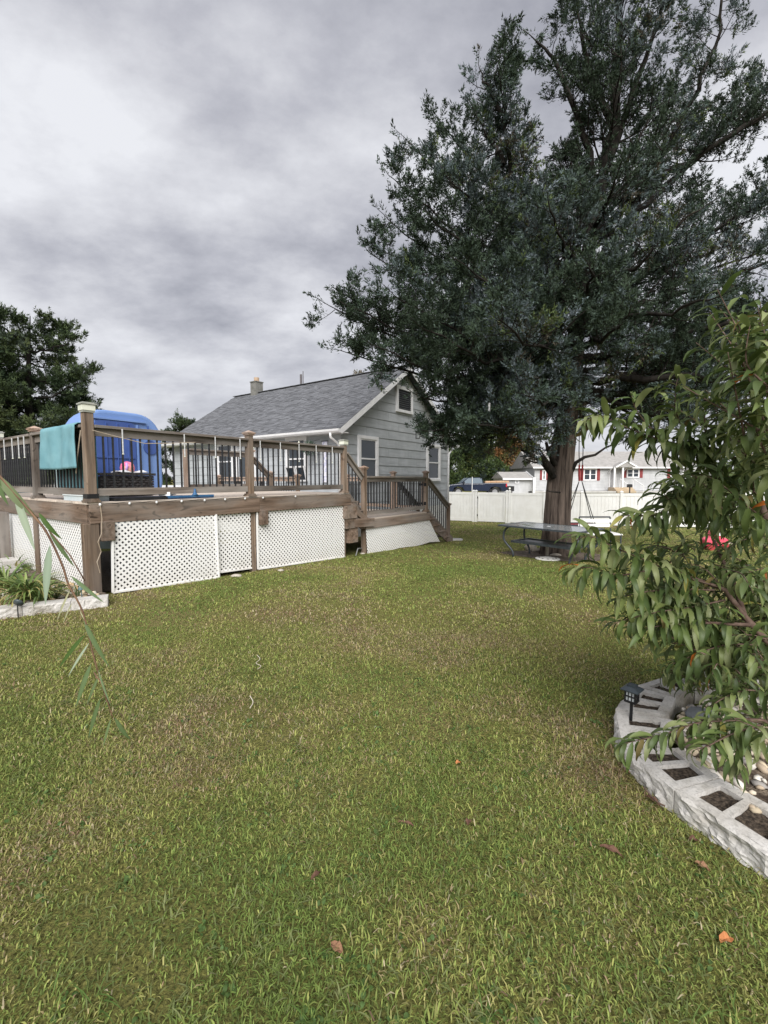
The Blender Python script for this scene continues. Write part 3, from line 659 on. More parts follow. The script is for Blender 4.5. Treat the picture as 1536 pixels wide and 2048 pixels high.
# wicker chest with woven strips
wk=M_noise('dark_wicker',(.02,.018,.018),(.075,.07,.068),25,.55,.3,spec=.4)
wa=onZ(200,979,ZD+.02); wb=onZ(307,975,ZD+.02); wa=onY(200,978,6.25); wb=onY(307,975,6.95)
WF=Vector((wb.x-wa.x,wb.y-wa.y,0)); WL=WF.length; WF.normalize(); WN=Vector((WF.y,-WF.x,0)); WO=Vector((wa.x,wa.y,0))
wt=thing('wicker_chest','black woven wicker chest on the deck behind the front railing','chest',WO+WF*WL/2+ZX*ZD)
Wp=lambda x,z,o=0: WO+WF*x+ZX*z+WN*o
k=MB(); k.box(Wp(WL/2,(ZD+1.47)/2+.01,-.22),WF,WN,ZX,(WL-.02,.42,1.47-ZD-.02)); k.build('body',black2,wt)
wz0,wz1=ZD+.03,1.48; rows=8
for j in range(rows):
    k=MB(); zc=wz0+(wz1-wz0)*(j+.5)/rows; n=36; hh=(wz1-wz0)/rows*.44
    vs=[];fs=[]
    for i in range(n+1):
        x=WL*i/n; o=.012+.010*math.sin(i*math.pi/2+(j%2)*math.pi)
        vs+= [Wp(x,zc-hh,o),Wp(x,zc,o+.008),Wp(x,zc+hh,o)]
    for i in range(n):
        for q in (0,1): a=i*3+q; fs.append((a,a+3,a+4,a+1))
    k.add(vs,fs); k.build('woven_strip',wk,wt,True,fix=False)
k=MB(); k.box(Wp(WL/2,1.50,-.21),WF,WN,ZX,(WL+.04,.5,.035)); k.build('lid_rim',wk,wt)
# pink toy + white cloth on the chest
tp=Wp(WL*.62,1.515,-.16)
pk=M_noise('pink_plush',(.75,.16,.30),(.85,.45,.35),9,.8,.3,lo=.45,hi=.55)
t=thing('toy','pink and coral round plush toy sitting on the wicker chest','toy',tp)
k=MB(); k.lathe([(.02,0),(.07,.015),(.098,.06),(.1,.09),(.085,.14),(.05,.17),(.01,.18)],(0,0,0),16); k.build('body',pk,t,True,M=Matrix.Translation(tp))
k=MB(); k.tube([tp+Vector((.03,-.07,.15)),tp+Vector((.05,-.09,.10)),tp+Vector((.04,-.10,.05))],.018,6); k.build('strap',M_noise('lilac_felt',(.5,.3,.7),(.6,.4,.8),9),t,True)
k=MB(); 
def sheet(fn,nu,nv,k):
    vs=[fn(i/nu,j/nv) for j in range(nv+1) for i in range(nu+1)]; k.add(vs,[(j*(nu+1)+i,j*(nu+1)+i+1,(j+1)*(nu+1)+i+1,(j+1)*(nu+1)+i) for j in range(nv) for i in range(nu)])
sheet(lambda a,b: Wp(WL*(.42+.5*a),1.535+.025*math.sin(a*9)*math.sin(b*7)+.02*(1-abs(2*b-1)),-.02-.3*b),14,8,k)
o=k.build('cloth',M_noise('white_towel',(.75,.75,.76),(.65,.65,.68),20,.9,.4),None,True,fix=False); tag(o,'crumpled white cloth under the pink toy on the wicker chest','towel')
sm=o.modifiers.new('s','SOLIDIFY'); sm.thickness=.012

# turquoise towel draped over the side rail
tq=M_noise('turquoise_terry',(.135,.29,.335),(.18,.35,.395),5,.95,.6,.004,8)
k=MB()
def tf(a,b):
    w=.12+.0+1.16*a*1.0+.0
    w=.07+1.24*a
    zr=ZD+RH+.012
    wav=.020*math.sin(a*9+b*2)+.010*math.sin(a*21+1)+.006*mnoise.noise(Vector((a*8,b*8,1)))
    if b<.47: q=1-b/.47; return D(-.088-wav-.01*q,w+.008*math.sin(b*9),zr-.53*q*(1+.02*math.sin(a*3)))
    if b<.53: t=(b-.47)/.06; return D(-.088+.17*t,w,zr+.008*math.sin(t*math.pi))
    q=(b-.53)/.47; return D(.085+wav*.5,w,zr-.80*q)
sheet(tf,30,40,k); o=k.build('towel',tq,None,True,fix=False); tag(o,'turquoise towel hanging over the left side rail of the deck','towel')
sm=o.modifiers.new('s','SOLIDIFY'); sm.thickness=.012
# striped lounger back behind the side balusters
k=MB(); sheet(lambda a,b: D(.16+.06*b+.01*math.sin(a*30),.42+1.15*a,ZD+.05+.62*b),40,6,k)
lm,n_,l_,b_,noise_=mat('striped_cushion',(.7,.75,.75),.85); 
wv=n_.new('ShaderNodeTexWave'); wv.inputs['Scale'].default_value=3.2; wv.bands_direction='X'; tcx=n_.new('ShaderNodeTexCoord'); mpx=n_.new('ShaderNodeMapping'); mpx.inputs['Rotation'].default_value=(0,0,R(-54)); l_.new(tcx.outputs['Object'],mpx.inputs[0]); l_.new(mpx.outputs[0],wv.inputs[0])
rr=ramp(n_,l_,wv.outputs['Fac'],[(.45,(.80,.82,.82)),(.55,(.48,.62,.64))]); l_.new(rr.outputs[0],b_.inputs['Base Color'])
o=k.build('lounge_cushion',lm,None,True,fix=False); tag(o,'pale teal and white striped cushion leaning behind the side railing below the towel','cushion')
sm=o.modifiers.new('s','SOLIDIFY'); sm.thickness=.05
# flat storage tub, black mat, strap, blue broom, white plank
tub=thing('storage_tub','low pale blue grey storage tub on the deck beside the corner post','tub',D(.12,.55,ZD))
k=MB(); k.box(D(.12,.48,ZD+.035),UX,VX,ZX,(.26,.72,.066)); k.build('body',M_noise('pale_plastic',(.45,.52,.55),(.52,.58,.6),5,.4),tub); k=MB(); k.box(D(.12,.48,ZD+.075),UX,VX,ZX,(.28,.74,.014)); k.build('lid',M_noise('pale_lid',(.6,.66,.68),(.66,.7,.72),5,.4),tub)
k=MB(); k.box(D(.78,.12,ZD+.02),UX,VX,ZX,(1.05,.34,.04)); tag(k.build('mat',black2),'black rubber mat on the deck under the front rail near the corner','mat')
k=MB(); 
for a,b,c in ((0,-.06,.125),(0,.06,.125)): k.box(D(a,b,ZD+.07),UX,VX,ZX,(.126,.008,.06))
for a in (-.059,.059): k.box(D(a,0,ZD+.07),UX,VX,ZX,(.008,.112,.06))
tag(k.build('strap',black2),'black strap around the foot of the corner rail post','strap')
br=thing('push_broom','blue push broom head lying on the deck edge','broom',D(1.35,.0,ZD))
blb=M_noise('blue_broom_plastic',(.03,.10,.22),(.05,.14,.28),8,.4)
k=MB(); k.bar(D(.92,-.03,ZD+.035),D(1.62,-.03,ZD+.035),.05,.028); k.build('head',blb,br)
k=MB(); k.bar(D(.92,-.03,ZD+.012),D(1.62,-.03,ZD+.012),.045,.02); k.build('bristles',M_noise('bristles',(.05,.08,.14),(.02,.03,.06),50,.9),br)
k=MB(); k.tube([D(1.33,-.03,ZD+.05),D(1.33,-.03,ZD+.065),D(1.33,-.03,ZD+.10),D(1.33,-.03,ZD+.14)],[.05,.03,.018,.016],8); k.build('socket',blb,br,True)
k=MB(); k.tube([D(1.33,-.03,ZD+.13),D(1.5,1.35,ZD+.03)],.012,6); k.build('handle',M_noise('broom_handle',(.06,.12,.22),(.08,.14,.25),8),br)
beam('plank',D(.90,-.0,ZD+.075),D(1.18,.35,ZD+.075),.14,.05,trimw); tag(bpy.data.objects['plank'],'short white board resting on the deck behind the broom head','board')
# icicle light tubes
tube_m=M_noise('clear_tube',(.42,.43,.43),(.6,.6,.6),10,.25,.0,spec=.5)
proto=None
def icicle(p,L,lb_):
    global proto
    if proto is None:
        k=MB(); k.tube([(0,0,0),(0,0,-1)],.0085,6); 
        r=bpy.data.objects.new('light_tube',k.mesh('light_tube',tube_m)); place(r,None,Matrix.Translation(p)@Matrix.Diagonal((1,1,L,1))); proto=r
        k=MB(); k.lathe([(.003,-1.0),(.013,-1.015),(.013,-1.04),(.003,-1.05)],(0,0,0),8); k.build('tip',lensm,r,M=W[r.name]); o=r
    else: o=copy_tree(proto,Matrix.Translation(p)@Matrix.Diagonal((1,1,L,1)))
    tag(o,lb_,'light tube','light tubes hanging from the deck rails')
ORD=['first','second','third','fourth','fifth','sixth']
for i,px in enumerate((244,366,427,476,516,556,593,627,659)):
    r=(px-768)/FPX; s=(r*5.36+3.55)/(.5906-.807*r); icicle(D(s,-.085,ZD+RH-.03+.01*random.random()),.30,('%s clear light tube right of the deck corner post on the front rail'%ORD[i] if i<4 else '%s clear light tube right of the middle rail post on the front rail'%ORD[i-4]))
for i,w in enumerate((2.0,2.25,2.55,2.95,3.3)): icicle(D(-.09,w,ZD+RH-.03),.30,'%s clear light tube left of the brown post beside the turquoise towel'%ORD[i])
# bulb string along the front fascia
k=MB(); bs=[]
for px in (193,252,306,356,402,443,483,519,584): 
    r=(px-768)/FPX; s=(r*5.36+3.55)/(.5906-.807*r); bs.append(s)
pts=[]
for i,s in enumerate(bs): 
    pts.append(D(s,-.09,ZD-.01)); 
    if i<len(bs)-1: pts.append(D((s+bs[i+1])/2,-.09,ZD-.022))
pts.append(D(4.7,-.09,ZD-.012))
k.tube(pts,.004,5); sl=k.build('string_lights',cord); tag(sl,'string of small white bulbs along the front edge of the raised deck','string lights')
for s in bs:
    k=MB(); k.lathe([(.006,0),(.014,-.009),(.015,-.022),(.009,-.033),(.002,-.036)],(0,0,0),8); k.build('bulb',trimw,sl,True,M=Matrix.Translation(D(s,-.09,ZD-.012)))
# slack cord on the corner post
k=MB(); k.tube([D(.02,-.075,ZD+.86),D(.3,-.085,ZD+.80),D(.62,-.09,ZD+.74),D(.95,-.09,ZD+.765),D(1.32,-.09,ZD+.80)],.005,5); k.tube([D(-.06,.04,ZD+.86),D(-.08,.12,ZD+.55),D(-.075,.2,ZD+.35)],.006,5)
k.tube([D(.06,-.095,ZD-.03),D(.07,-.1,ZD-.2),D(.05,-.12,ZD-.38),D(.01,-.11,ZD-.48),D(.04,-.11,ZD-.60),D(-.01,-.11,ZD-.72),D(.02,-.1,ZD-.86)],.0045,5)
tag(k.build('cord',M_noise('beige_cord',(.35,.28,.2),(.45,.38,.3),9)),'loose beige cord looped around the corner post of the deck','cord')
# patio furniture on the lower deck, half hidden
def patio_chair(p,rzz,label):
    M=Matrix.Translation(p)@Matrix.Rotation(rzz,4,'Z'); 
    r=thing('patio_chair',label,'chair',p,rzz,'black patio chairs on the lower deck')
    k=MB(); k.abox(-.25,.25,-.25,.25,.38,.42); k.build('seat',wk,r,M=M)
    k=MB(); k.abox(-.25,.25,.22,.26,.46,.92)
    k.build('backrest',wk,r,M=M)
    for x in (-.23,.23):
        for y in (-.22,.22): k=MB(); k.abox(x-.018,x+.018,y-.018,y+.018,0,.38 if y<0 else .46); k.build('leg',blackm,r,M=M)
        k=MB(); k.abox(x-.022,x+.022,-.24,.2,.6,.63); k.build('armrest',blackm,r,M=M)
patio_chair(D(6.9,6.3,ZL),2.1,'black patio chair on the lower deck near the house corner, farthest left')
patio_chair(D(6.95,5.2,ZL),1.9,'black patio chair on the lower deck right of the other patio chair')
k=MB(); k.abox(-.5,.5,-.25,.25,0,.5); 
tb=thing('storage_bench','low dark storage bench on the lower deck against the house wall','bench',D(7.4,4.0,ZL))
k=MB(); k.box(D(7.45,4.2,ZL+.2),VX,UX,ZX,(1.5,.5,.4)); k.build('body',black2,tb); k=MB(); k.box(D(7.45,4.2,ZL+.42),VX,UX,ZX,(1.56,.54,.04)); k.build('lid',M_noise('bench_lid',(.09,.09,.095),(.12,.12,.12),5),tb)

# ------------------------------------------------------------------ white vinyl fence at the back
FO=Vector((3.8,25.5,0)); FD=Vector((6.5,-2.4,0)); FL=FD.length; FD.normalize(); FN=Vector((FD.y,-FD.x,0))
if FN.y>0: FN=-FN
fen=thing('vinyl_fence','white vinyl privacy fence along the back of the lawn','fence',FO+ZX*g(FO.x,FO.y))
def Fp(t,z,o=0): return FO+FD*t+FN*o+ZX*z
def gF(t): p=FO+FD*t; return g(p.x,p.y)
posts=[-6.1,-4.3,-2.4,-.5,1.36,1.50,3.18,3.32,5.12,6.97,8.80,10.63,12.46,14.3,16.1,17.9]
for t in posts:
    z=gF(t); k=MB(); k.box(Fp(t,z+.86),FD,FN,ZX,(.125,.125,1.76)); o=k.build('post',whitev,fen)
    k=MB(); c=Fp(t,z+1.74); k.box(c+ZX*.02,FD,FN,ZX,(.16,.16,.04)); b=[c+FD*a*.075+FN*d*.075+ZX*.04 for a,d in ((-1,-1),(1,-1),(1,1),(-1,1))]; k.add(b+[c+ZX*.09],[(0,1,4),(1,2,4),(2,3,4),(3,0,4),(3,2,1,0)]); k.build('cap',whitev,o)
for a,b in zip(posts,posts[1:]):
    L=b-a
    if L<.5: continue
    za,zb=gF(a),gF(b); gate_=abs(a-1.50)<.01
    par=fen
    if gate_:
        par=thing('vinyl_gate','white vinyl gate between two posts in the back fence','gate',Fp(a,za))
    ea,eb=a+.063+(.02 if gate_ else 0),b-.063-(.02 if gate_ else 0)
    def zt(t): return za+(zb-za)*(t-a)/L
    for z,h in ((1.62,.14),(.13,.16)):
        k=MB(); k.bar(Fp(ea,zt(ea)+z),Fp(eb,zt(eb)+z),.05,h); k.build('rail',whitev,par)
    if gate_:
        for t in (ea+.06,eb-.06): k=MB(); k.bar(Fp(t,zt(t)+.215),Fp(t,zt(t)+1.545),.052,.12,FD.cross(ZX)); k.build('stile',whitev,par)
        for z in (.4,1.4): k=MB(); k.box(Fp(a+.07,za+z,.05),FD,FN,ZX,(.09,.02,.1)); k.build('hinge',blackm,par)
    n=int(round((eb-ea)/.17)); w=(eb-ea)/n; k=MB()
    for i in range(n):
        t=ea+w*(i+.5); k.prism([Fp(t-w/2+.003,zt(t)+.2,.008),Fp(t+w/2-.003,zt(t)+.2,.008),Fp(t+w/2-.003,zt(t)+1.56,.008),Fp(t-w/2+.003,zt(t)+1.56,.008)],FN*-.02)
    k.box(Fp((ea+eb)/2,(za+zb)/2+.88,-.016),FD,FN,ZX,(eb-ea,.006,1.3))
    k.build('infill_boards',whitev,par)['kind']='stuff'

# ------------------------------------------------------------------ far street side
farw=M_siding('far_siding',(.47,.475,.48),(.52,.525,.53)); farroof=M_noise('far_roof',(.28,.27,.255),(.36,.345,.33),3,.9,.3)
redsh=M_noise('red_shutter',(.22,.045,.045),(.27,.06,.06),6,.6)
HY=47.9
def X_(px,Y=HY): return (px-768)/FPX*Y
def Z_(py,Y=HY): return onY(768,py,Y).z
fh=thing('bungalow','long light grey bungalow with red shutters across the road','house',(X_(1215),HY,.05))
x0,x1=X_(1068),X_(1363); z1=Z_(935); z0=-.2
k=MB(); k.abox(x0,x1,HY,HY+8,z0,z1)
fwall=k.build('wall',farw,fh)
k=MB(); k.prism([(x0-.3,HY-.4,z1),(x0-.3,HY+8.4,z1),(x0-.3,HY+4,z1+1.95)],(x1-x0+.6,0,0)); rf=k.build('roof',farroof,fh)
k=MB(); k.abox(x0-.32,x1+.32,HY-.46,HY-.40,z1-.10,z1+.06); k.build('gutter',trimw,rf)
# lap siding boards on the front (real courses)
nrow=15; k=MB()
for i in range(nrow):
    za=z0+.4+(z1-z0-.4)*i/nrow; zb=z0+.4+(z1-z0-.4)*(i+1)/nrow; k.prism([(x0,HY-.001,za),(x0,HY-.03,za+.004),(x0,HY-.006,zb-.002),(x0,HY-.001,zb-.002)],(x1-x0,0,0))
k.build('lap_siding',farw,fwall)['kind']='stuff'
k=MB(); k.abox(x1-.02,x1+.06,HY-.05,HY+.1,z0,z1); k.build('corner_board',trimw,fh)
def ff(Y0): return lambda x,o,z: Vector((x,Y0-.03-o,z))
def fwin(a,b,c,d,nx=1,par=fh,Y0=HY,sh=None):
    f=window(par,ff(Y0),X_(a,Y0),X_(b,Y0),Z_(d,Y0),Z_(c,Y0),.09,'sash')
    if nx==2: k=MB(); m_=(X_(a,Y0)+X_(b,Y0))/2; k.abox(m_-.07,m_+.07,Y0-.085,Y0-.03,Z_(d,Y0)+.09,Z_(c,Y0)-.09); k.build('mullion',trimw,f)
    for s in sh or []:
        k=MB(); xa,xb,zc,zd=X_(s[0],Y0),X_(s[1],Y0),Z_(d,Y0),Z_(c,Y0); k.abox(xa,xb,Y0-.07,Y0-.035,zc,zd)
        for i in range(8): z=zc+(zd-zc)*(i+.5)/8; k.abox(xa+.04,xb-.04,Y0-.085,Y0-.07,z-.03,z+.03)
        k.build('shutter',redsh,par)
fwin(1165,1191.5,936.8,961,2,sh=[(1157,1164.5),(1192,1198)])
fwin(1251,1276.5,937,955.5,2,sh=[(1244,1250.5),(1277,1283)])
fwin(1338,1349,937,956,1,sh=[(1332,1337.5),(1349.5,1355)])
fwin(1083,1090.5,940,960,1,sh=[(1078.5,1082.7),(1091,1095)])
k=MB(); k.abox(X_(1217),X_(1231),HY-.07,HY-.03,Z_(977),Z_(937)); df=k.build('door_frame',trimw,fh)
k=MB(); k.abox(X_(1218.6),X_(1229.5),HY-.11,HY-.07,Z_(976),Z_(938.5)); dd=k.build('door',M_noise('far_door',(.25,.25,.26),(.33,.33,.34),5),df)
# porch: gabled hood, posts, brackets, steps, rails
k=MB(); pxm=X_(1238); k.prism([(X_(1218),HY-1.3,z1),(X_(1258),HY-1.3,z1),(pxm,HY-1.3,Z_(924))],(0,1.6,0)); hood=k.build('porch_roof',farroof,fh)
for a in (X_(1217),X_(1259)): k=MB(); k.bar((a,HY-1.34,z1),(pxm,HY-1.34,Z_(923)),.06,.16); k.build('rake_board',trimw,hood)
for a in (1216,1232): k=MB(); k.abox(X_(a)-.08,X_(a)+.08,HY-1.25,HY-1.1,.55,z1); k.build('porch_post',trimw,fh)
for a in (1214,1242): k=MB(); k.bar((X_(a),HY-.1,z1-.6),(X_(a),HY-.9,z1-.05),.06,.08); k.build('bracket',trimw,fh)
stp=M_noise('tan_steps',(.42,.33,.22),(.5,.4,.29),4)
for i in range(3): 
    k=MB(); k.abox(X_(1214)+.25*i*0,X_(1252)-.1,HY-1.5-.3*i,HY-.2-.0*i if i==0 else HY-1.5-.3*(i-1),.0,.55-.17*i); k.build('step',stp,fh)
for a in (1224,1236,1250,1258):
    k=MB(); k.tube([(X_(a)-.9*0,HY-1.5,1.45),(X_(a)+.45,HY-2.6,.75)],.04,6); k.tube([(X_(a),HY-1.5,.5),(X_(a),HY-1.5,1.45)],.03,6); k.tube([(X_(a)+.45,HY-2.6,.1),(X_(a)+.45,HY-2.6,.75)],.03,6)
    if a in (1224,1250): k.build('stair_rail',trimw,fh)
# mailbox
mbx=thing('mailbox','dark mailbox on a thin pole in front of the grey bungalow','mailbox',(X_(1259,44),44,.0))
k=MB(); k.tube([(X_(1259,44),44,-.1),(X_(1259,44),44,.62)],.06,8); k.build('pole',blackm,mbx)
k=MB(); xm=X_(1259,44); k.prism([(xm-.15,43.8,.6),(xm+.15,43.8,.6),(xm+.15,43.8,.82),(xm+.1,43.8,.92),(xm-.1,43.8,.92),(xm-.15,43.8,.82)],(0,.5,0)); k.build('box',blackm,mbx)
# small outbuilding left of it, dark roof and gabled house behind
def simple_house(name,label,pa,pb,py_e,py_r,Y,dep,rfm,gable=None,wins=(),shr=.2,base=.0):
    r=thing(name,label,'house' if 'house' in name else 'shed',(X_((pa+pb)/2,Y),Y,base)); xa,xb=X_(pa,Y),X_(pb,Y); ze,zr=Z_(py_e,Y),Z_(py_r,Y)
    k=MB(); k.abox(xa,xb,Y,Y+dep,base-.3,ze)
    if gable=='r': k.prism([(xb,Y,ze),(xb,Y+dep,ze),(xb,Y+dep/2,zr)],(-(xb-xa),0,0))
    if gable=='f': k.prism([(xa,Y,ze),(xb,Y,ze),((xa+xb)/2,Y,zr)],(0,dep,0))
    w=k.build('wall',farw,r)
    k=MB()
    if gable=='f':
        xm=(xa+xb)/2
        for a in (xa-.2,xb+.2): k.bar((a,Y+dep/2-.2,ze),(xm,Y+dep/2-.2,zr+.08),dep+.5,.12,Vector((0,0,1)))
    else: k.prism([(xa-.2,Y-.3,ze),(xa-.2,Y+dep+.3,ze),(xa-.2,Y+dep/2,zr)],(xb-xa+.15,0,0))
    rr=k.build('roof',rfm,r)
    k=MB(); k.abox(xa-.25,xb+.1,Y-.36,Y-.30,ze-.14,ze+.04)
    if gable=='r': k.bar((xb+.02,Y-.3,ze),(xb+.02,Y+dep/2,zr),.06,.2,ZX); 
    k.build('trim',trimw,r)
    for (a,b,c,d) in wins: window(w,ff(Y),X_(a,Y),X_(b,Y),Z_(d,Y),Z_(c,Y),.07)
    return r
simple_house('shed','small light grey shed with grey roof left of the bungalow',1008,1064,957,943,46,4.5,farroof,'r',[(1029,1037.5,960,967)])
k=MB(); Y=45.4; k.abox(X_(1068,Y)-.12,X_(1068,Y)+.12,Y,Y+.12,-.2,Z_(955,Y)); tag(k.build('post',trimw),'white square post at the corner between shed and bungalow','post')
simple_house('house','house with dark blue grey roof behind the small shed',1036,1078,944,932,56,7,M_noise('dark_roof',(.06,.065,.08),(.09,.09,.11),3),'r')
hb=simple_house('house','white gabled house with octagonal window beyond the shed',1000,1036,938,922,70,9,farroof,'f')
k=MB(); p=onY(1027,934,69.9); k.prism([(p.x+.5*math.cos(R(45*i+22)),69.95,p.z+.75*math.sin(R(45*i+22))) for i in range(8)],(0,-.1,0)); wf=k.build('window',trimw,hb)
k=MB(); k.prism([(p.x+.3*math.cos(R(45*i+22)),69.84,p.z+.5*math.sin(R(45*i+22))) for i in range(8)],(0,-.02,0)); k.build('pane',glassd,wf)
simple_house('house','pale peach coloured house right of the bungalow behind peach leaves',1366,1420,944,922,56,8,farroof,'f',[(1371,1378,945,953)])

# pickup truck, facing left
navy=M_noise('navy_car_paint',(.006,.012,.030),(.009,.016,.038),2,.25,.0,spec=.6)
TY=43.4; tx=X_(895.5,TY); TZ=-.26
tr=thing('pickup_truck','dark navy crew cab pickup truck with boards in its bed behind the fence','truck',(tx+2.9,TY+1,TZ))
def tp_(x,z,y=0): return Vector((tx+x,TY+y,TZ+z))
k=MB(); k.prism([tp_(*p) for p in [(0,.45),(.05,.95),(.25,1.12),(1.35,1.24),(3.55,1.24),(3.62,1.30),(5.75,1.30),(5.78,.55),(5.3,.5),(5.1,.85),(4.6,.95),(4.2,.85),(4.05,.5),(1.65,.5),(1.45,.85),(1.0,.95),(.65,.85),(.5,.45)]],(0,1.95,0)); body=k.build('body',navy,tr)
mo=body.modifiers.new('b','BEVEL'); mo.width=.06; mo.segments=2; mo.limit_method='ANGLE'; mo.angle_limit=R(50)
k=MB(); k.prism([tp_(*p,.1) for p in [(1.2,1.22),(1.95,1.82),(3.35,1.86),(3.55,1.22)]],(0,1.75,0)); cab=k.build('cab',navy,tr)
wg=mat('truck_glass',(.16,.20,.24),.1,spec=.6)[0]
for a in ([(1.42,1.27),(1.98,1.76),(2.32,1.78),(2.32,1.27)],[(2.42,1.27),(2.42,1.78),(3.28,1.80),(3.42,1.27)]):
    k=MB(); k.prism([tp_(*p,.085) for p in a],(0,-.012,0) if 0 else (0,.012,0)); k.build('window',wg,tr)
k=MB(); k.prism([tp_(1.25,1.27,.2),tp_(1.92,1.79,.2),tp_(1.92,1.79,1.75),tp_(1.25,1.27,1.75)],(-.02,0,.01)); k.build('windscreen',wg,tr)
k=MB(); k.box(tp_(1.55,1.34,-.12),cx,Vector((0,1,0)),ZX,(.12,.2,.18)); k.build('mirror',black2,tr)
k=MB(); k.box(tp_(.08,1.02,.2),cx,Vector((0,1,0)),ZX,(.18,.42,.14)); k.build('headlight',lensm,tr)
k=MB(); k.box(tp_(5.74,1.08,.06),cx,Vector((0,1,0)),ZX,(.12,.16,.32)); k.build('tail_light',mat('tail_light_red',(.5,.02,.03),.3)[0],tr)
tyre=M_noise('tyre',(.015,.015,.016),(.03,.03,.03),8,.9); rim=M_noise('rim_metal',(.35,.35,.36),(.45,.45,.46),8,.35,metal=.8)
for wx in (1.03,4.62):
    for y in (.02,1.73):
        M=Matrix.Translation(tp_(wx,.42,y))@Matrix.Rotation(R(-90),4,'X')
        k=MB(); k.lathe([(.30,0),(.40,.01),(.42,.06),(.42,.18),(.40,.23),(.30,.24)],(0,0,0),20); w_=k.build('wheel',tyre,tr,M=M)
        k=MB(); k.lathe([(.02,-.005),(.26,-.01),(.27,.03)],(0,0,0),16); k.build('rim',rim,w_,M=M@Matrix.Rotation(0,4,'X'))
lb=thing('lumber','pale boards stacked in the bed of the pickup truck','boards',tp_(4.6,1.3,.8))
k_=M_noise('fresh_lumber',(.55,.36,.22),(.68,.48,.32),4)
for i in range(4): beam('board',tp_(3.66,1.33+.045*i,.3+.1*(i%2)),tp_(6.0,1.36+.045*i,.35+.1*(i%2)),.6,.04,k_,lb)
k=MB(); tz=-.1; tlx=X_(1009,43.9)
tl=thing('utility_trailer','small black utility trailer parked behind the pickup truck','trailer',(tlx+.5,44.3,tz))
k.abox(tlx,tlx+.95,43.9,45.3,.22,.72); k.build('body',black2,tl)
k=MB(); k.lathe([(.02,0),(.26,.01),(.28,.05),(.28,.14)],(0,0,0),16); k.build('wheel',tyre,tl,M=Matrix.Translation((tlx+.5,43.84,.12))@Matrix.Rotation(R(-90),4,'X'))
k=MB(); k.lathe([(.01,0),(.1,.005)],(0,0,0),12); k.build('badge',lensm,tl,M=Matrix.Translation((tlx+.5,43.89,.5))@Matrix.Rotation(R(90),4,'X'))
k=MB(); k.tube([(X_(944,36),36,-.4),(X_(944,36),36,1.6)],.03,6); tag(k.build('marker_pole',whitev),'thin pale upright pole in front of the pickup truck','pole')

# ------------------------------------------------------------------ trees
def colmix(n,cs,ps):
    i=rng.choice(len(cs),size=n,p=np.array(ps)/sum(ps)); return np.array(cs,float)[i]
def broadleaf(name,label,X,Y,z0,h,rx,ry,cols,ps,n,leaf=.25,crown0=.25,group=None,holes=.0,m=leafm,lobes=14):
    r=thing(name,label,'tree',(X,Y,z0),0,group)
    k=MB(); k.tube([(X,Y,z0-.3),(X+.1,Y,z0+h*.3),(X-.1,Y,z0+h*.62)],[h*.03,h*.024,h*.01],8)
    L=[]
    for i in range(lobes):
        a=random.random()*6.28; q=random.random()**.6; zz=crown0+(.95-crown0)*random.random(); e=math.sqrt(max(.05,1-((zz-.45)/.6)**2))
        c=Vector((X+math.cos(a)*rx*q*e*.8,Y+math.sin(a)*ry*q*e*.8,z0+h*zz)); L.append((c,min(rx,h*.5)*random.uniform(.22,.42)))
        k.tube([(X,Y,z0+h*.3*(.5+zz)),(X*.4+c.x*.6,Y*.4+c.y*.6,z0+h*(zz*.8)),c],[h*.012,h*.008,h*.003],5)
    k.build('trunk',barkd,r,True)
    m_=n//25; idx=rng.integers(0,len(L),m_); C=np.array([L[i][0] for i in idx]); rr=np.array([[L[i][1]] for i in idx])
    d=unit(rng.normal(size=(m_,3))); C=C+d*rr*(.55+.5*rng.random((m_,1))); cc=colmix(m_,cols,ps)
    V,c2=plumes(C,unit(d+np.array([0,0,.5])),25,leaf*1.5,leaf,leaf*.6,cc,1.2,.4)
    quads_mesh('crown',V,c2,m,r); return r
GR=[(.06,.09,.03),(.085,.12,.035),(.045,.07,.03),(.12,.13,.045)]
for i,(px,Y,top,rx,cs,ps,lb_) in enumerate([
 (925,58,880,3.6,GR,(3,3,3,1),'dense green tree behind the pickup truck, nearest the house corner'),
 (968,60,862,3.4,GR,(3,2,2,1),'tall green tree behind the pickup truck, left of the orange tinged tree'),
 (1012,66,868,2.8,[(.20,.12,.045),(.26,.13,.05),(.10,.11,.04)],(3,2,2),'tree with orange brown autumn leaves behind the white gabled house'),
 (1052,72,884,3.0,[(.12,.15,.045),(.09,.12,.04),(.17,.15,.05)],(3,3,1),'yellow green tree behind the cedar trunk and the dark roofed house'),
 (890,54,905,2.4,GR,(3,2,3,0),'low dark green tree just right of the grey house'),
 (985,52,925,2.0,GR,(2,3,3,0),'small rounded green tree between truck and shed'),
 (1460,60,915,4.5,GR,(2,2,3,1),'green tree beyond the fence behind the peach tree')]):
    X=X_(px,Y); z=onY(768,top,Y).z; broadleaf('broadleaf_tree',lb_,X,Y,.1,z-.1,rx,rx*.8,cs,ps,11000,.30,.12,None,lobes=22)
broadleaf('broadleaf_tree','sparse pale green tree far off between the left cedar and the house roof',X_(278,52),52,0,onY(768,823,52).z,2.4,2,[(.10,.13,.06),(.15,.17,.09)],(1,1),3500,.2,.35,lobes=9)
broadleaf('broadleaf_tree','twiggy pale tree top showing above the roof ridge left of the big cedar',X_(725,44),44,0,onY(768,738,44).z,2.3,2,[(.12,.13,.08),(.2,.17,.12)],(1,1),2600,.16,.5,lobes=12)

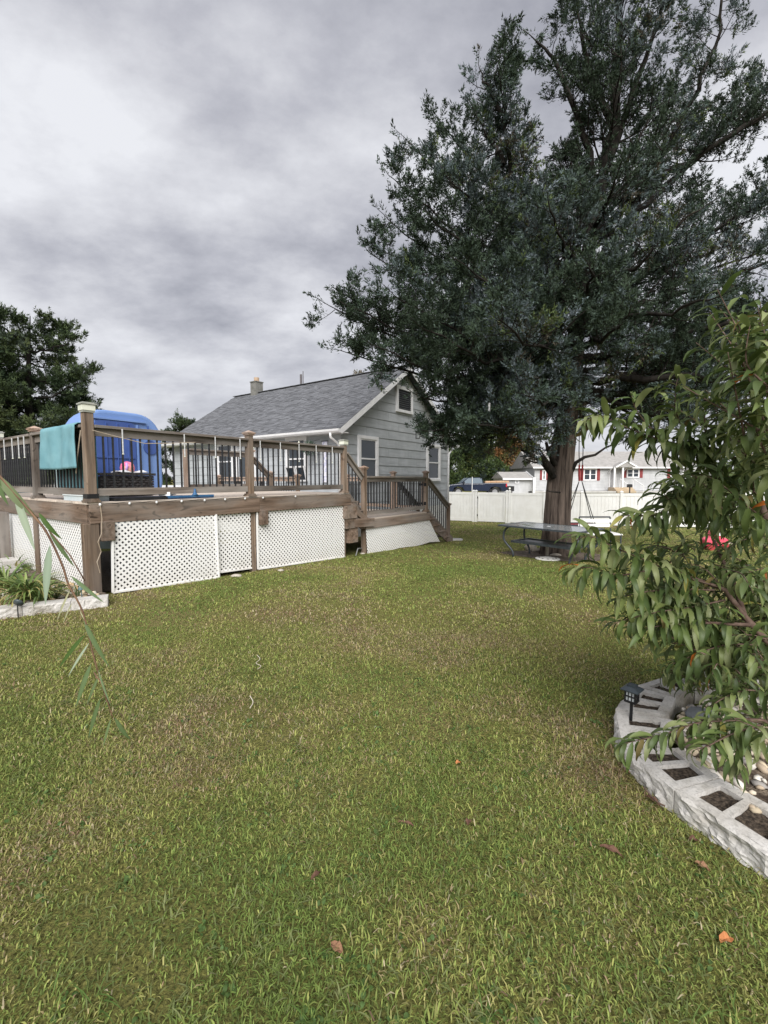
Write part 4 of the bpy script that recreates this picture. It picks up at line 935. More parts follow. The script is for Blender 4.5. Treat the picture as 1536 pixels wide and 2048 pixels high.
def sprays(C,A,Rd,n,ln,wd,cols,elong=1.9):
    m=len(C); A=unit(A+rng.normal(size=(m,3))*.38); c=np.repeat(C,n,0); a=np.repeat(A,n,0); rd=np.repeat(Rd,n)[:,None]
    t=rng.random((m*n,1))**1.15; r_=rng.normal(size=(m*n,3)); r_=unit(r_-a*np.sum(r_*a,1,keepdims=True))
    base=c+a*rd*elong*(t*1.35-.35)+r_*rd*(.62*(1-t)**.8+.05)*(rng.random((m*n,1))**.6)
    d=unit(a*.9+r_*(.75*(1-.5*t))+rng.normal(size=(m*n,3))*.28); L=ln*(.6+.8*rng.random((m*n,1)))
    sd=unit(np.cross(d,rng.normal(size=(m*n,3)))); w=wd*(.6+.8*rng.random((m*n,1)))
    return np.stack([base+sd*w*.5,base+d*L,base-sd*w*.5],1),np.repeat(cols,n,0)*(.6+.8*rng.random((m*n,1)))
class Cedar:
    def __init__(s,up=.25,tuft=.16): s.T=[];s.A=[];s.Rd=[];s.mb=MB();s.up=up;s.tuft=tuft
    def tube(s,pts,r0,r1,n=7): s.mb.tube(pts,[r0+(r1-r0)*i/(len(pts)-1) for i in range(len(pts))],n,False)
    def tufts(s,p,d,q=1.0):
        s.T.append(tuple(p)); s.A.append(tuple(d)); s.Rd.append(s.tuft*q)
    def side(s,p,d,L,r,lvl,sc):
        """a branch from p along d; children or tufts along it"""
        n=max(3,int(L/(.22*sc))); pts=[Vector(p)]; dd=Vector(d).normalized()
        for i in range(n):
            dd=(dd+Vector((random.gauss(0,.16),random.gauss(0,.16),random.gauss(0,.10)+s.up*.22))).normalized(); pts.append(pts[-1]+dd*(L/n))
        s.tube(pts,r,r*.3,4 if lvl else 3)
        for i in range(1,n+1):
            f=i/n
            if lvl>0 and f>.12:
                for q in range(2 if random.random()<.75 else 1):
                    t=(pts[i]-pts[i-1]).normalized(); o=Vector((random.gauss(0,1),random.gauss(0,1),random.gauss(0,.55)+s.up)); o=(o-t*o.dot(t)).normalized()
                    s.side(pts[i],t*.55+o*.85,L*(.52-.28*f)*random.uniform(.7,1.25),r*.5,lvl-1,sc)
            if (lvl==0 and f>.1) or f>.72:
                s.tufts(pts[i]+Vector((random.gauss(0,.05),random.gauss(0,.05),random.gauss(0,.04)))*sc*(1.1-f),(pts[i]-pts[i-1]).normalized()+Vector((0,0,.3)),1.25-.85*f if lvl==0 else .8-.5*f)
    def limb(s,pts,r0,r1,st=.22,dens=.32,L0=1.5,L1=.45,lvl=1,sc=1.0,flat=.5):
        pts=[Vector(p) for p in pts]; sm=[]
        for a,b in zip(pts,pts[1:]):
            for i in range(4): sm.append(a.lerp(b,i/4)+Vector((random.gauss(0,.03),random.gauss(0,.03),random.gauss(0,.03)))*sc)
        sm.append(pts[-1]); s.tube(sm,r0,r1,8)
        tot=sum((b-a).length for a,b in zip(sm,sm[1:])); acc=0; nxt=st*tot
        for a,b in zip(sm,sm[1:]):
            l=(b-a).length
            while acc+l>nxt:
                f=nxt/tot; p=a.lerp(b,(nxt-acc)/l); t=(b-a).normalized()
                o=Vector((random.gauss(0,1),random.gauss(0,1),random.gauss(0,flat)+s.up)); o=(o-t*o.dot(t)).normalized()
                s.side(p,t*.5+o,(L0+(L1-L0)*f)*random.uniform(.6,1.15),r0*.22*(1-f)+.008*sc,lvl,sc); nxt+=dens*sc
            acc+=l
        s.side(sm[-1],(sm[-1]-sm[-3]).normalized(),L1,r1,0,sc)
    def finish(s,root,n,ln,wd,cols,ps,name='crown'):
        s.mb.build('branches',barkd,root,True,fix=False)
        C=np.array(s.T);A=unit(np.array(s.A)); m=len(C)
        # colour patches keep to neighbouring tufts
        ph=np.array([mnoise.noise(Vector(c)*.55+Vector((5,1,2))) for c in C])+rng.normal(size=m)*.18
        q=np.quantile(ph,np.cumsum(np.array(ps)/sum(ps))[:-1]); idx=np.searchsorted(q,ph); cc=np.array(cols,float)[idx]
        V,c2=sprays(C,A,np.array(s.Rd),n,ln,wd,cc); o=quads_mesh(name,V,c2,cedarm,root,3); print(name,'tufts',m,'faces',len(V)); return o

# the big cedar
TB=Vector((3.94,10.2,g(3.94,10.2)))
ced=thing('cedar_tree','huge dark cedar tree with a thick furrowed trunk beside the glass table','tree',TB)
def fl_(a,i):
    return 1+.10*math.sin(5*a+.5*i)+.07*math.sin(9*a-.3*i+1)+.04*math.sin(17*a+.7*i)+.025*math.sin(31*a)
tp0=[(1112,1112,10.2),(1112,1095,10.2),(1113,1060,10.2),(1115,1020,10.2),(1118,975,10.2),(1122,930,10.2),(1128,880,10.2),(1135,820,10.25),(1143,760,10.3),(1150,690,10.4)]
tpts=[onY(*p) for p in tp0]; rad=[.41,.34,.295,.275,.26,.25,.235,.21,.20,.185]
P_=[];Rr=[]
for i in range(len(tpts)-1):
    for q in range(5): P_.append(tpts[i].lerp(tpts[i+1],q/5)); Rr.append(rad[i]+(rad[i+1]-rad[i])*q/5)
P_.append(tpts[-1]);Rr.append(rad[-1])
k=MB(); k.tube(P_,Rr,120,True,fn=lambda a,i: (1+.10*math.sin(4*a+.05*i)+.055*math.sin(9*a-.04*i+1)+.075*abs(math.sin(10*a+.05*i))**.5+.05*mnoise.noise(Vector((math.cos(a)*4,math.sin(a)*4,i*.22)))-.05))
k.build('trunk',barkm,ced,True)
C=Cedar(.34,.145)
def LP(l,**kw): C.limb([onY(*p) for p in l],**kw)
big=dict(dens=.18,L0=1.65,L1=.6,lvl=1)
# leaders
LP([(1150,690,10.4),(1165,560,10.4),(1190,420,10.5),(1225,250,10.5),(1238,80,10.6),(1230,-120,10.7)],r0=.19,r1=.05,dens=.15,L0=1.7,L1=1.35,lvl=1)
LP([(1160,600,10.4),(1110,520,10.2),(1050,430,10.0),(1015,300,10.0),(1010,180,10.0),(1008,85,10.0)],r0=.085,r1=.015,st=.22,dens=.13,L0=.85,L1=.32)
LP([(1170,560,10.5),(1260,430,10.8),(1330,300,11.0),(1395,180,11.0),(1440,60,11.2),(1450,-60,11.2)],r0=.09,r1=.02,dens=.17,L0=1.6,L1=.9,lvl=1)
LP([(1215,330,10.5),(1270,180,10.4),(1310,60,10.3),(1335,-20,10.2)],r0=.08,r1=.02,st=.2,dens=.17,L0=1.0,L1=.4)
LP([(1200,400,10.5),(1150,220,10.3),(1110,120,10.2),(1070,80,10.2)],r0=.08,r1=.015,st=.2,dens=.17,L0=1.0,L1=.4)
LP([(1225,250,10.5),(1170,100,10.3),(1150,0,10.3)],r0=.07,r1=.02,st=.15,dens=.17,L0=1.0,L1=.4)
LP([(1260,430,10.8),(1380,330,11.5),(1470,230,12),(1560,150,12)],r0=.085,r1=.02,**big)
LP([(1300,360,11),(1450,280,11),(1540,220,11),(1640,200,11)],r0=.085,r1=.02,**big)
LP([(1200,600,10.5),(1330,520,11),(1480,430,11.2),(1650,330,11.5)],r0=.09,r1=.02,**big)
LP([(1180,640,10.5),(1320,600,10.2),(1470,550,10),(1640,480,10)],r0=.085,r1=.02,**big)
LP([(1160,720,10.4),(1300,690,10.0),(1440,650,9.6),(1600,600,9.4)],r0=.085,r1=.02,**big)
LP([(1150,720,10.4),(1290,716,10.6),(1420,712,10.9),(1600,720,11.2)],r0=.08,r1=.02,**big)
LP([(1145,780,10.3),(1280,790,10.8),(1400,800,11.4),(1560,800,12)],r0=.10,r1=.03,**big)
LP([(1145,760,10.4),(1260,760,9.4),(1380,750,8.8),(1500,760,8.4)],r0=.10,r1=.03,**big)
# left side sweep, each tip taken to the outline
for tip,st_ in (((660,612,9.6),(1145,760,10.3)),((692,590+20,9.2),(1140,730,10.2)),((694,705,9.0),(1140,760,10.2)),((745,510,9.8),(1150,690,10.3)),((778,440,10.2),(1155,650,10.3)),
               ((818,285,10.4),(1165,560,10.4)),((885,250,10.6),(1170,540,10.4)),((745,690,8.6),(1138,790,10.2)),((810,520,9.0),(1155,690,10.2)),((720,640,10.6),(1145,740,10.4)),((790,360,10.0),(1160,600,10.3)),((880,330,9.6),(1165,580,10.3)),((950,220,10.3),(1010,330,10.0)),((845,795,8.8),(1136,770,10.2)),((880,872,8.9),(1134,800,10.1)),((925,880,9.4),(1134,810,10.1)),((905,800,9.6),(1136,790,10.2)),((960,140,10.1),(1010,240,10.0)),((862,862,9.0),(1136,800,10.2)),((900,860,9.2),(1135,800,10.2)),((800,600,8.2),(1150,720,10.2)),((850,420,9.0),(1160,620,10.3)),((850,660,7.6),(1145,740,10.0)),((960,850,8.0),(1136,810,10.1)),((1050,790,7.6),(1138,780,10.0)),((930,530,7.8),(1155,650,10.1)),((1000,640,7.0),(1150,700,10.0))):
    a=onY(*st_); b=onY(*tip); sag=Vector((0,0,-.06*(b-a).length))
    C.limb([a,a.lerp(b,.3)+sag*.2,a.lerp(b,.65)+sag,b],r0=.06,r1=.010,st=.12,dens=.155,L0=1.45,L1=.50,lvl=1)
# right front and back masses
for tip,st_ in (((1330,480,8.4),(1160,600,10.2)),((1250,640,7.4),(1150,700,10)),((1420,600,7.8),(1160,640,10.2)),((1180,540,7.6),(1160,640,10.1)),((1100,420,8.2),(1165,560,10.2)),((1450,760,9),(1150,740,10.2)),((1230,360,8.6),(1180,480,10.3)),((1400,420,9),(1170,560,10.4)),
               ((1000,700,13.4),(1150,740,10.5)),((900,620,13),(1150,700,10.5)),((1250,640,13.8),(1155,700,10.6)),((1400,720,13.6),(1150,740,10.6)),((1050,540,13),(1160,620,10.6)),((1350,520,13.6),(1165,600,10.6)),((1480,620,13.4),(1165,640,10.6)),((980,420,12.6),(1165,560,10.6)),((1120,330,12.4),(1180,480,10.6)),((1300,400,12.8),(1180,500,10.6)),
               ((1180,840,12.8),(1140,790,10.4)),((1010,830,12.6),(1138,800,10.4)),((1330,830,13),(1142,790,10.5)),((1440,840,12.2),(1142,780,10.5)),((1530,500,12),(1170,560,10.6)),((1540,700,10),(1150,720,10.4)),((1560,860,11),(1142,780,10.4))):
    a=onY(*st_); b=onY(*tip); sag=Vector((0,0,-.05*(b-a).length))
    C.limb([a,a.lerp(b,.33)+sag*.3,a.lerp(b,.66)+sag,b],r0=.07,r1=.015,st=.18,dens=.22,L0=1.5,L1=.5,lvl=1)
# bare broken stubs near the fork
for l,r0,r1 in (([(1108,955,10.0),(1085,925,9.9),(1062,908,9.8),(1042,900,9.8)],.07,.02),([(1105,945,9.9),(1088,918,9.8),(1078,900,9.7)],.09,.03),([(1110,930,9.9),(1098,905,9.8),(1092,885,9.7)],.07,.03),([(1072,915,9.8),(1055,912,9.7),(1040,913,9.7)],.03,.01),([(1085,925,9.85),(1068,925,9.8),(1052,918,9.8)],.03,.01),([(1092,900,9.75),(1105,890,9.7),(1112,888,9.7)],.03,.012),
                ([(1140,950,10.2),(1152,925,10.1),(1170,914,10.0),(1190,910,10),(1210,896,10),(1235,885,10)],.05,.015),([(1120,985,9.8),(1100,983,9.7),(1094,981,9.7)],.02,.01)):
    C.mb.tube([onY(*p) for p in l],[r0+(r1-r0)*i/(len(l)-1) for i in range(len(l))],8)
C.finish(ced,30,.058,.0225,[(.028,.042,.026),(.046,.068,.042),(.060,.086,.066),(.090,.118,.118),(.15,.18,.20),(.09,.12,.042),(.07,.062,.044)],(17,26,25,15,7,6,4))
# the cedars on the left
def left_cedar(label,px,Y,top,w,seed,n=34):
    random.seed(seed); X=X_(px,Y); z0=g(X,Y); zt=onY(768,top,Y).z; h=zt-z0
    r=thing('cedar_tree',label,'tree',(X,Y,z0)); c=Cedar(.20,.30)
    pts=[(X,Y,z0-.2),(X+.2,Y,z0+h*.3),(X-.1,Y,z0+h*.6),(X+.15,Y,z0+h*.85),(X+.3,Y,zt)]; k=MB(); k.tube(pts,[.34,.28,.18,.08,.02],10); k.build('trunk',barkd,r,True)
    for i in range(n):
        f=(i+.5)/n; zz=.10+.86*f; a=i*2.4+random.random()*.7; L=w*(1.05-.80*zz)*random.uniform(.72,1.15)+.3
        s_=Vector((X,Y,z0+h*zz*.96)); e_=s_+Vector((math.cos(a)*L,math.sin(a)*L,L*(.05+.35*zz)))
        c.limb([s_,s_.lerp(e_,.4)-Vector((0,0,.07*L)),s_.lerp(e_,.75)-Vector((0,0,.05*L)),e_],r0=.06,r1=.015,st=.16,dens=.22,L0=1.5,L1=.5,lvl=1,sc=1.8,flat=.2)
    c.finish(r,46,.13,.045,[(.035,.055,.028),(.055,.08,.036),(.075,.105,.045),(.06,.08,.055),(.095,.12,.05)],(3,4,4,2,1)); return r
left_cedar('dark green cedar tree with spreading tiers behind the left end of the deck',70,24,632,5.6,5,30)
left_cedar('dark green cedar tree at the left edge of the photo behind the deck',-45,22,690,4.2,8,20)
left_cedar('low dark cedar tree tips just left of the house roof',372,40,835,3.0,11,12)
left_cedar('broad low cedar tree below the taller one behind the blue playhouse',150,27,800,4.2,14,14)

# ------------------------------------------------------------------ glass patio table
g0=g(3,9.2); T0=Vector((2.50,9.60,g0)); e1=Vector((.63,-.777,0)).normalized(); e2=Vector((.777,.63,0)).normalized(); TL,TW,TH=1.80,.98,.69
tab=thing('patio_table','dark metal patio table with a glass top under the big cedar','table',T0+e1*TL/2+e2*TW/2,math.atan2(e1.y,e1.x))
def Tp(a,b,z): return T0+e1*a+e2*b+ZX*z
tm=M_noise('dark_table_metal',(.03,.038,.045),(.05,.06,.07),14,.4,.05,spec=.5)
k=MB()
for a,b,c,d in ((0,0,TL,0),(0,TW,TL,TW),(0,0,0,TW),(TL,0,TL,TW)): k.bar(Tp(a,b,TH-.016),Tp(c,d,TH-.016),.055,.032)
k.build('top_frame',tm,tab)
gm,gn,gl,gb,_n=mat('table_glass',(.30,.33,.34),.06,spec=.7); t=_n((6,6,6),5,'Object'); gb.inputs['Alpha'].default_value=.82; gr=ramp(gn,gl,t.outputs[0],[(.4,(.04,.04,.04)),(.7,(.22,.22,.22))]); gl.new(gr.outputs[0],gb.inputs['Roughness'])
k=MB(); k.box(Tp(TL/2,TW/2,TH-.006),e1,e2,ZX,(TL-.05,TW-.05,.008)); k.build('glass_top',gm,tab)
k=MB(); k.lathe([(.04,0),(.045,.004),(.02,.006)],Tp(TL/2,TW/2,TH-.001),14); k.build('umbrella_hole_ring',trimw,tab)
for a,sa in ((.16,-1),(TL-.16,1)):
    for b,sb in ((.14,-1),(TW-.14,1)):
        o=(e1*sa*.8+e2*sb*.3).normalized(); k=MB(); base=Tp(a,b,0)
        pr=[(-.04,TH-.03),(.03,TH-.06),(.10,TH-.13),(.145,TH-.22),(.155,TH-.32),(.13,TH-.40),(.075,TH-.48),(.04,TH-.55),(.03,.06),(.05,.0)] if 0 else [(-.10,.66),(.0,.645),(.06,.60),(.10,.52),(.11,.42),(.09,.34),(.03,.26),(-.04,.19),(-.09,.12),(-.11,.05),(-.11,.0)]
        k.tube([base+o*x*(-1)*-1+ZX*z for x,z in pr],.022,8); k.build('leg',tm,tab,True)
k=MB()
for b in (.2,TW-.2): k.bar(Tp(.25,b,.33),Tp(TL-.25,b,.33),.03,.05)
for a in (.22,TL-.22): k.bar(Tp(a,.16,.33),Tp(a,TW-.16,.33),.03,.045)
k.bar(Tp(.3,TW/2,.33),Tp(TL-.3,TW/2,.33),.28,.02)
k.build('stretcher_frame',tm,tab)
# umbrella foot (white cast disc) and stones round the trunk
ub=thing('umbrella_base','ornate white cast umbrella base lying on the ground under the glass table','umbrella base',onG(1095,1119))
k=MB(); c=onG(1095,1119); k.lathe([(.24,0),(.25,.02),(.235,.03),(.12,.045),(.05,.055),(.03,.06)],c,24); k.build('disc',M_noise('white_cast_iron',(.55,.54,.5),(.65,.64,.6),9),ub)
k=MB()
for i in range(10): a=i*.628; k.lathe([(.022,0),(.02,.006)],c+Vector((.17*math.cos(a),.17*math.sin(a),.036)),8)
k.build('cutouts',soilm,ub)
k=MB(); c=onG(1094,1113); k.tube([c,c+Vector((.0,0,.26))],.035,8); tag(k.build('stump_post',M_noise('grey_stump',(.28,.25,.2),(.4,.36,.3),10,.9,.5)),'short grey wooden stub standing by the cedar trunk behind the umbrella base','post')
def rock_mesh(name,sx,sy,sz,seed,m,sub=3,amp=.22):
    bm=bmesh.new(); bmesh.ops.create_icosphere(bm,subdivisions=sub,radius=1)
    for v in bm.verts:
        n=mnoise.noise(v.co*1.3+Vector((seed*3.1,seed,0)))*amp+mnoise.noise(v.co*3+Vector((seed,2,seed)))*amp*.4; v.co*=1+n; v.co=Vector((v.co.x*sx,v.co.y*sy,v.co.z*sz))
    me=bpy.data.meshes.new(name); bm.to_mesh(me); bm.free(); me.materials.append(m); return me
rkm=M_noise('pale_rock',(.30,.26,.21),(.50,.46,.40),7,.9,.5,.01,7)
for i,(px,py,a,b,c,lb_) in enumerate([(1062,1100,.16,.12,.10,'rounded pale rock left of the cedar trunk'),(1072,1104,.10,.09,.06,'small pale rock touching the rounded rock left of the trunk'),(1080,1100,.13,.05,.04,'long pale rock slanting against the left foot of the cedar trunk'),
      (1108,1101,.26,.12,.12,'large pale block of rock in front of the cedar trunk'),(1125,1100,.12,.10,.11,'pale rock right of the large block under the table'),(1112,1112,.16,.08,.04,'flat pale rock lying in front of the large block'),(1128,1109,.11,.09,.07,'pale rock nearest the right table leg'),(1138,1102,.12,.10,.09,'pale rock right of the cedar trunk behind the table leg')]):
    p=onG(px,py); o=bpy.data.objects.new('rock',rock_mesh('rock',a,b,c,i+1,rkm)); place(o,None,Matrix.Translation(p+ZX*c*.5)@Matrix.Rotation(i*.7,4,'Z')); tag(o,lb_,'rock','rocks round the cedar trunk')
k=MB(); vs=[TB+Vector((1.15*math.cos(a)*(1+.15*math.sin(3*a)),.95*math.sin(a)*(1+.1*math.cos(4*a))-.25,0)) for a in [2*math.pi*i/28 for i in range(28)]]; vs=[Vector((v.x,v.y,g(v.x,v.y)+.006)) for v in vs]; k.add(vs,[tuple(range(28))]); tag(k.build('bare_soil',mulchm,fix=False),kind='structure')

# rope swing behind the trunk
rope=M_noise('dark_rope',(.03,.03,.032),(.06,.06,.06),30,.8); redr=M_noise('red_strap',(.28,.03,.035),(.35,.05,.05),12,.7)
sw=thing('swing','platform swing on dark ropes with red straps hanging behind the cedar trunk','swing',onY(1164,1052,11.6))
def SWp(px,py,Y=11.6): return onY(px,py,Y)
for dx_,dy_ in ((-4,-.15),(4,.15)):
    k=MB(); k.tube([SWp(1163+dx_,840,11.6+dy_),SWp(1162+dx_,905,11.6+dy_),SWp(1162+dx_*.8,930,11.6+dy_)],.012,6); k.build('rope',rope,sw)
    k=MB(); k.tube([SWp(1162+dx_*.8,930,11.6+dy_),SWp(1161+dx_*.8,948,11.6+dy_),SWp(1161+dx_*.6,962,11.6+dy_)],.024,6); k.build('strap',redr,sw)
cs=[(1133,1050,11.35),(1128,1040,11.9),(1185,1049,11.35),(1190,1048,11.9)]
for i,(x,y,Y) in enumerate(cs):
    a=SWp(1158 if i<2 else 1164,963,11.45 if i in(0,2) else 11.75); b=onY(x,y,Y); k=MB(); k.tube([a,b],.011,6); k.build('rope',rope,sw); 
    k=MB(); k.tube([b.lerp(a,.04),b],.02,6); k.build('rope_end',blackm,sw)
k=MB(); sc_=onY(1160,1050,11.6); k.box(sc_,cx,Vector((0,1,0)),ZX,(.80,.62,.03)); k.build('seat',redr,sw)
k=MB()
for a,b in (((-.4,-.31),(.4,-.31)),((-.4,.31),(.4,.31)),((-.4,-.31),(-.4,.31)),((.4,-.31),(.4,.31))): k.tube([sc_+Vector((a[0],a[1],.02)),sc_+Vector((b[0],b[1],.02))],.02,6)
k.build('seat_frame',tm,sw)
# white slatted bench with dark frame, mostly behind peach leaves
bn2=thing('bench','white slatted bench with dark frame right of the glass table','bench',onG(1205,1098))
p=onY(1205,1060,10.3); p.z=g(p.x,p.y)
for i in range(5): beam('slat',p+Vector((-.45,-.2+.1*i,.5)),p+Vector((.35,-.2+.1*i,.5)),.085,.025,whitev,bn2)
for i in range(2): beam('backrest_slat',p+Vector((-.45,.28,.66+.11*i)),p+Vector((.35,.28,.66+.11*i)),.03,.075,whitev,bn2)
k=MB()
for x in (-.42,.32):
    k.tube([p+Vector((x,-.22,0)),p+Vector((x,-.22,.48)),p+Vector((x,.25,.48)),p+Vector((x,.3,.86))],.018,6); k.tube([p+Vector((x,.22,0)),p+Vector((x,.25,.48))],.018,6)
k.tube([p+Vector((-.42,.3,.86)),p+Vector((.32,.3,.86))],.018,6); k.build('frame',tm,bn2)
# pink and red ride-on toy seen through the leaves
ty=onG(1428,1100); toy=thing('ride_on_toy','pink and red plastic ride on toy glimpsed through the peach leaves','toy',ty)
pkp=mat('pink_plastic',(.75,.10,.16),.35)[0]
k=MB(); k.prism([ty+Vector((x,-.12,z)) for x,z in [(-.3,.12),(-.32,.3),(-.15,.36),(-.1,.52),(.12,.52),(.2,.34),(.32,.3),(.3,.12)]],(0,.26,0)); bdy=k.build('body',pkp,toy); mo=bdy.modifiers.new('b','BEVEL'); mo.width=.03; mo.segments=3
k=MB(); k.box(ty+Vector((.02,-.0,.45)),cx,Vector((0,1,0)),ZX,(.16,.28,.09)); k.build('window',trimw,toy)
for x in (-.2,.2):
    for y in (-.16,.12): k=MB(); k.lathe([(.02,0),(.09,.005),(.1,.03),(.09,.055)],(0,0,0),14); k.build('wheel',redr,toy,M=Matrix.Translation(ty+Vector((x,y+.03,.1)))@Matrix.Rotation(R(90),4,'X'))
beam('plank',onG(1415,1092)+ZX*.1,onG(1475,1095)+ZX*.12,.12,.04,deckm); tag(bpy.data.objects['plank.001'],'pale plank lying near the pink toy behind the peach tree','plank')
# lanterns and feeder hanging in the cedar
for px,py,lb_ in ((835.5,870,'small black lantern hanging from the cedar, left of the pair'),(861,867,'small black lantern hanging from the cedar, right of the pair')):
    c=onY(px,py,9.0); r=thing('lantern',lb_,'lantern',c-ZX*.07,0,'black lanterns hanging in the cedar')
    k=MB(); k.box(c-ZX*.065,cx,Vector((0,1,0)),ZX,(.085,.085,.012)); k.box(c+ZX*.045,cx,Vector((0,1,0)),ZX,(.095,.095,.014))
    for a in (-1,1):
        for b in (-1,1): k.box(c+Vector((a*.036,b*.036,-.01)),cx,Vector((0,1,0)),ZX,(.009,.009,.10))
    k.tube([c+ZX*.05,c+ZX*.075,c+ZX*.09],[.04,.018,.008],8); k.build('frame',blackm,r)
    k=MB(); k.tube([c+ZX*.09,c+ZX*.24],.004,4); k.build('hanger',blackm,r)
    k=MB(); k.box(c-ZX*.01,cx,Vector((0,1,0)),ZX,(.06,.06,.095)); k.build('glass',M_noise('lantern_glass',(.25,.27,.28),(.4,.42,.42),20,.2),r)
c=onY(978,815,8.6); r=thing('bird_feeder','small white tube feeder hanging under the cedar branches','bird feeder',c)
k=MB(); k.lathe([(.02,-.09),(.025,-.085),(.025,.06),(.035,.065),(.01,.09)],c,10); k.build('tube',trimw,r); k=MB(); k.tube([c+ZX*.09,c+ZX*.4],.004,4); k.build('hanger',blackm,r)
random.seed(21)

# ------------------------------------------------------------------ leaves with real curvature (peach, willow, lilies)
def leaf_geo(L,Wd,bend,fold=.25,twist=0,n=7,wave=.0,tipw=.0):
    """strip of quads either side of the midrib; starts at 0 along +X, bends towards -Z"""
    vs=[];x=z=0;a=0
    for i in range(n+1):
        f=i/n; w=Wd*.5*(math.sin(math.pi*min(1,f**.8*.98+.02))**.85 if f<1 else 0)+.0006
        tw=twist*f; ca,sa=math.cos(a),math.sin(a)
        for sgn in (-1,0,1):
            y=sgn*w; up=abs(sgn)*w*fold+wave*Wd*math.sin(i*2.1+sgn)*abs(sgn)
            yy=y*math.cos(tw)-up*math.sin(tw); uu=y*math.sin(tw)+up*math.cos(tw)
            vs.append((x+sa*uu,yy,z+ca*uu))
        st_=L/n; a+=bend/n*(.5+1.0*f); x+=math.cos(a)*st_; z-=math.sin(a)*st_
    fs=[]
    for i in range(n):
        for q in (0,1): b=i*3+q; fs.append((b,b+3,b+4,b+1))
    return np.array(vs),fs
def leaf_mesh(name,geo,c,m):
    me=bpy.data.meshes.new(name); me.from_pydata([tuple(v) for v in geo[0]],[],geo[1]); me.materials.append(m); me.polygons.foreach_set('use_smooth',[True]*len(me.polygons))
    cc=[]
    for i in range(len(geo[0])):
        k_=1.18 if i%3==1 else 1.0; cc.append((c[0]*k_,c[1]*k_,c[2]*k_,1))
    numcol(me,cc); return me
glossm=M_attr('peach_leaf',.48,.35,.28)
random.seed(31); rng=np.random.default_rng(31)
PC=[(.08,.12,.032),(.105,.148,.042),(.065,.098,.030),(.15,.185,.06),(.22,.25,.11),(.09,.125,.045),(.13,.17,.055),(.07,.108,.034)]
PV=[]
for i in range(24):
    c=PC[i%8]
    if i==21: c=(.26,.24,.06)
    if i==22: c=(.20,.16,.06)
    if i==23: c=(.55,.16,.03)
    PV.append((leaf_geo(1,.160+.035*random.random(),R(random.uniform(55,150)),.30,R(random.uniform(-45,45)),8,.07),c))
PM=[leaf_mesh('leaf',g_,c,glossm) for g_,c in PV]
ptree=thing('peach_tree','peach tree with long drooping green leaves growing from the block planter at the right','tree',(2.35,2.05,0.05))
shoots=[]
def shoot(pl,lf=1.0,st=.18,dn=.024,r=.0042,Ls=(.10,.165)): shoots.append(([onY(*p) for p in pl],lf,st,dn*.48,r,Ls))
stem=MB()
def limbp(pl,r0,r1):
    P=[p if isinstance(p,Vector) else onY(*p) for p in pl]; stem.tube(P,[r0+(r1-r0)*i/(len(P)-1) for i in range(len(P))],7)
tb=Vector((2.35,2.05,.0))
limbp([tb,Vector((2.33,2.05,.35)),(1700,1150,2.05),(1620,900,1.95),(1570,760,1.8),(1545,640,1.7)],.045,.008)
limbp([Vector((2.34,2.05,.22)),(1640,1390,2.1),(1536,1285,2.15),(1490,1235,2.2),(1450,1180,2.2),(1375,1152,2.25)],.028,.008)
limbp([(1490,1235,2.2),(1470,1170,2.3),(1440,1110,2.4),(1428,1080,2.4)],.014,.006)
limbp([Vector((2.33,2.05,.45)),(1610,1170,2.1),(1536,1050,2.2),(1500,940,2.3),(1440,900,2.35),(1375,888,2.35)],.024,.006)
limbp([(1500,1250,2.1),(1400,1245,2.1),(1330,1250,2.0)],.010,.004)
limbp([Vector((2.36,2.03,.12)),(1600,1450,1.95),(1500,1440,1.95),(1400,1440,1.9)],.016,.006)
S1=shoot
S1([(1560,900,1.5),(1535,800,1.5),(1535,700,1.5),(1515,615,1.5)],1,.05,.022)
S1([(1580,800,1.45),(1520,760,1.45),(1492,720,1.45),(1500,650,1.45)],1,.1,.026)
S1([(1600,980,1.6),(1545,930,1.6),(1520,880,1.6),(1500,830,1.55)],1,.05,.026)
S1([(1590,700,1.7),(1545,690,1.7),(1535,620,1.7)],1,.05,.026)
S1([(1405,915,2.3),(1372,870,2.2),(1350,810,2.1),(1358,740,2.1)],1,.05,.022)
S1([(1440,915,2.3),(1412,870,2.25),(1410,830,2.2),(1418,795,2.2)],1,.1,.024)
S1([(1440,905,2.3),(1330,882,2.15),(1260,858,2.1),(1200,832,2.05),(1163,846,2.0)],1,.12,.017)
S1([(1330,880,2.2),(1295,850,2.15),(1270,815,2.1),(1262,785,2.1)],1,.15,.024)
S1([(1500,900,2.3),(1470,870,2.25),(1450,850,2.2),(1425,862,2.2)],1,.05,.022)
S1([(1560,960,2.2),(1520,900,2.1),(1490,885,2.0),(1460,880,2.0)],1,.05,.02)
S1([(1500,1010,2.3),(1440,960,2.2),(1390,955,2.1),(1345,985,2.05)],1,.05,.018)
S1([(1480,1020,2.3),(1400,985,2.1),(1340,1000,2.0),(1322,965,2.0)],1,.25,.024)
S1([(1470,1040,2.3),(1380,1010,2.1),(1310,1030,2.0),(1270,1030,1.95),(1245,1032,1.95)],1,.15,.018)
S1([(1540,1050,2.0),(1480,1000,1.9),(1430,960,1.85),(1400,950,1.85)],1,.1,.022)
S1([(1440,1175,2.2),(1360,1150,2.1),(1290,1120,2.0),(1230,1095,1.95),(1180,1072,1.9),(1150,1082,1.9)],1,.2,.017)
S1([(1300,1140,2.0),(1240,1150,1.95),(1180,1135,1.9),(1140,1140,1.9)],1,.1,.019)
S1([(1430,1180,2.2),(1330,1180,2.1),(1260,1190,2.0),(1230,1205,2.0)],1,.1,.019)
S1([(1450,1200,2.2),(1380,1215,2.1),(1310,1225,2.0),(1250,1240,2.0),(1222,1250,2.0)],1,.1,.019)
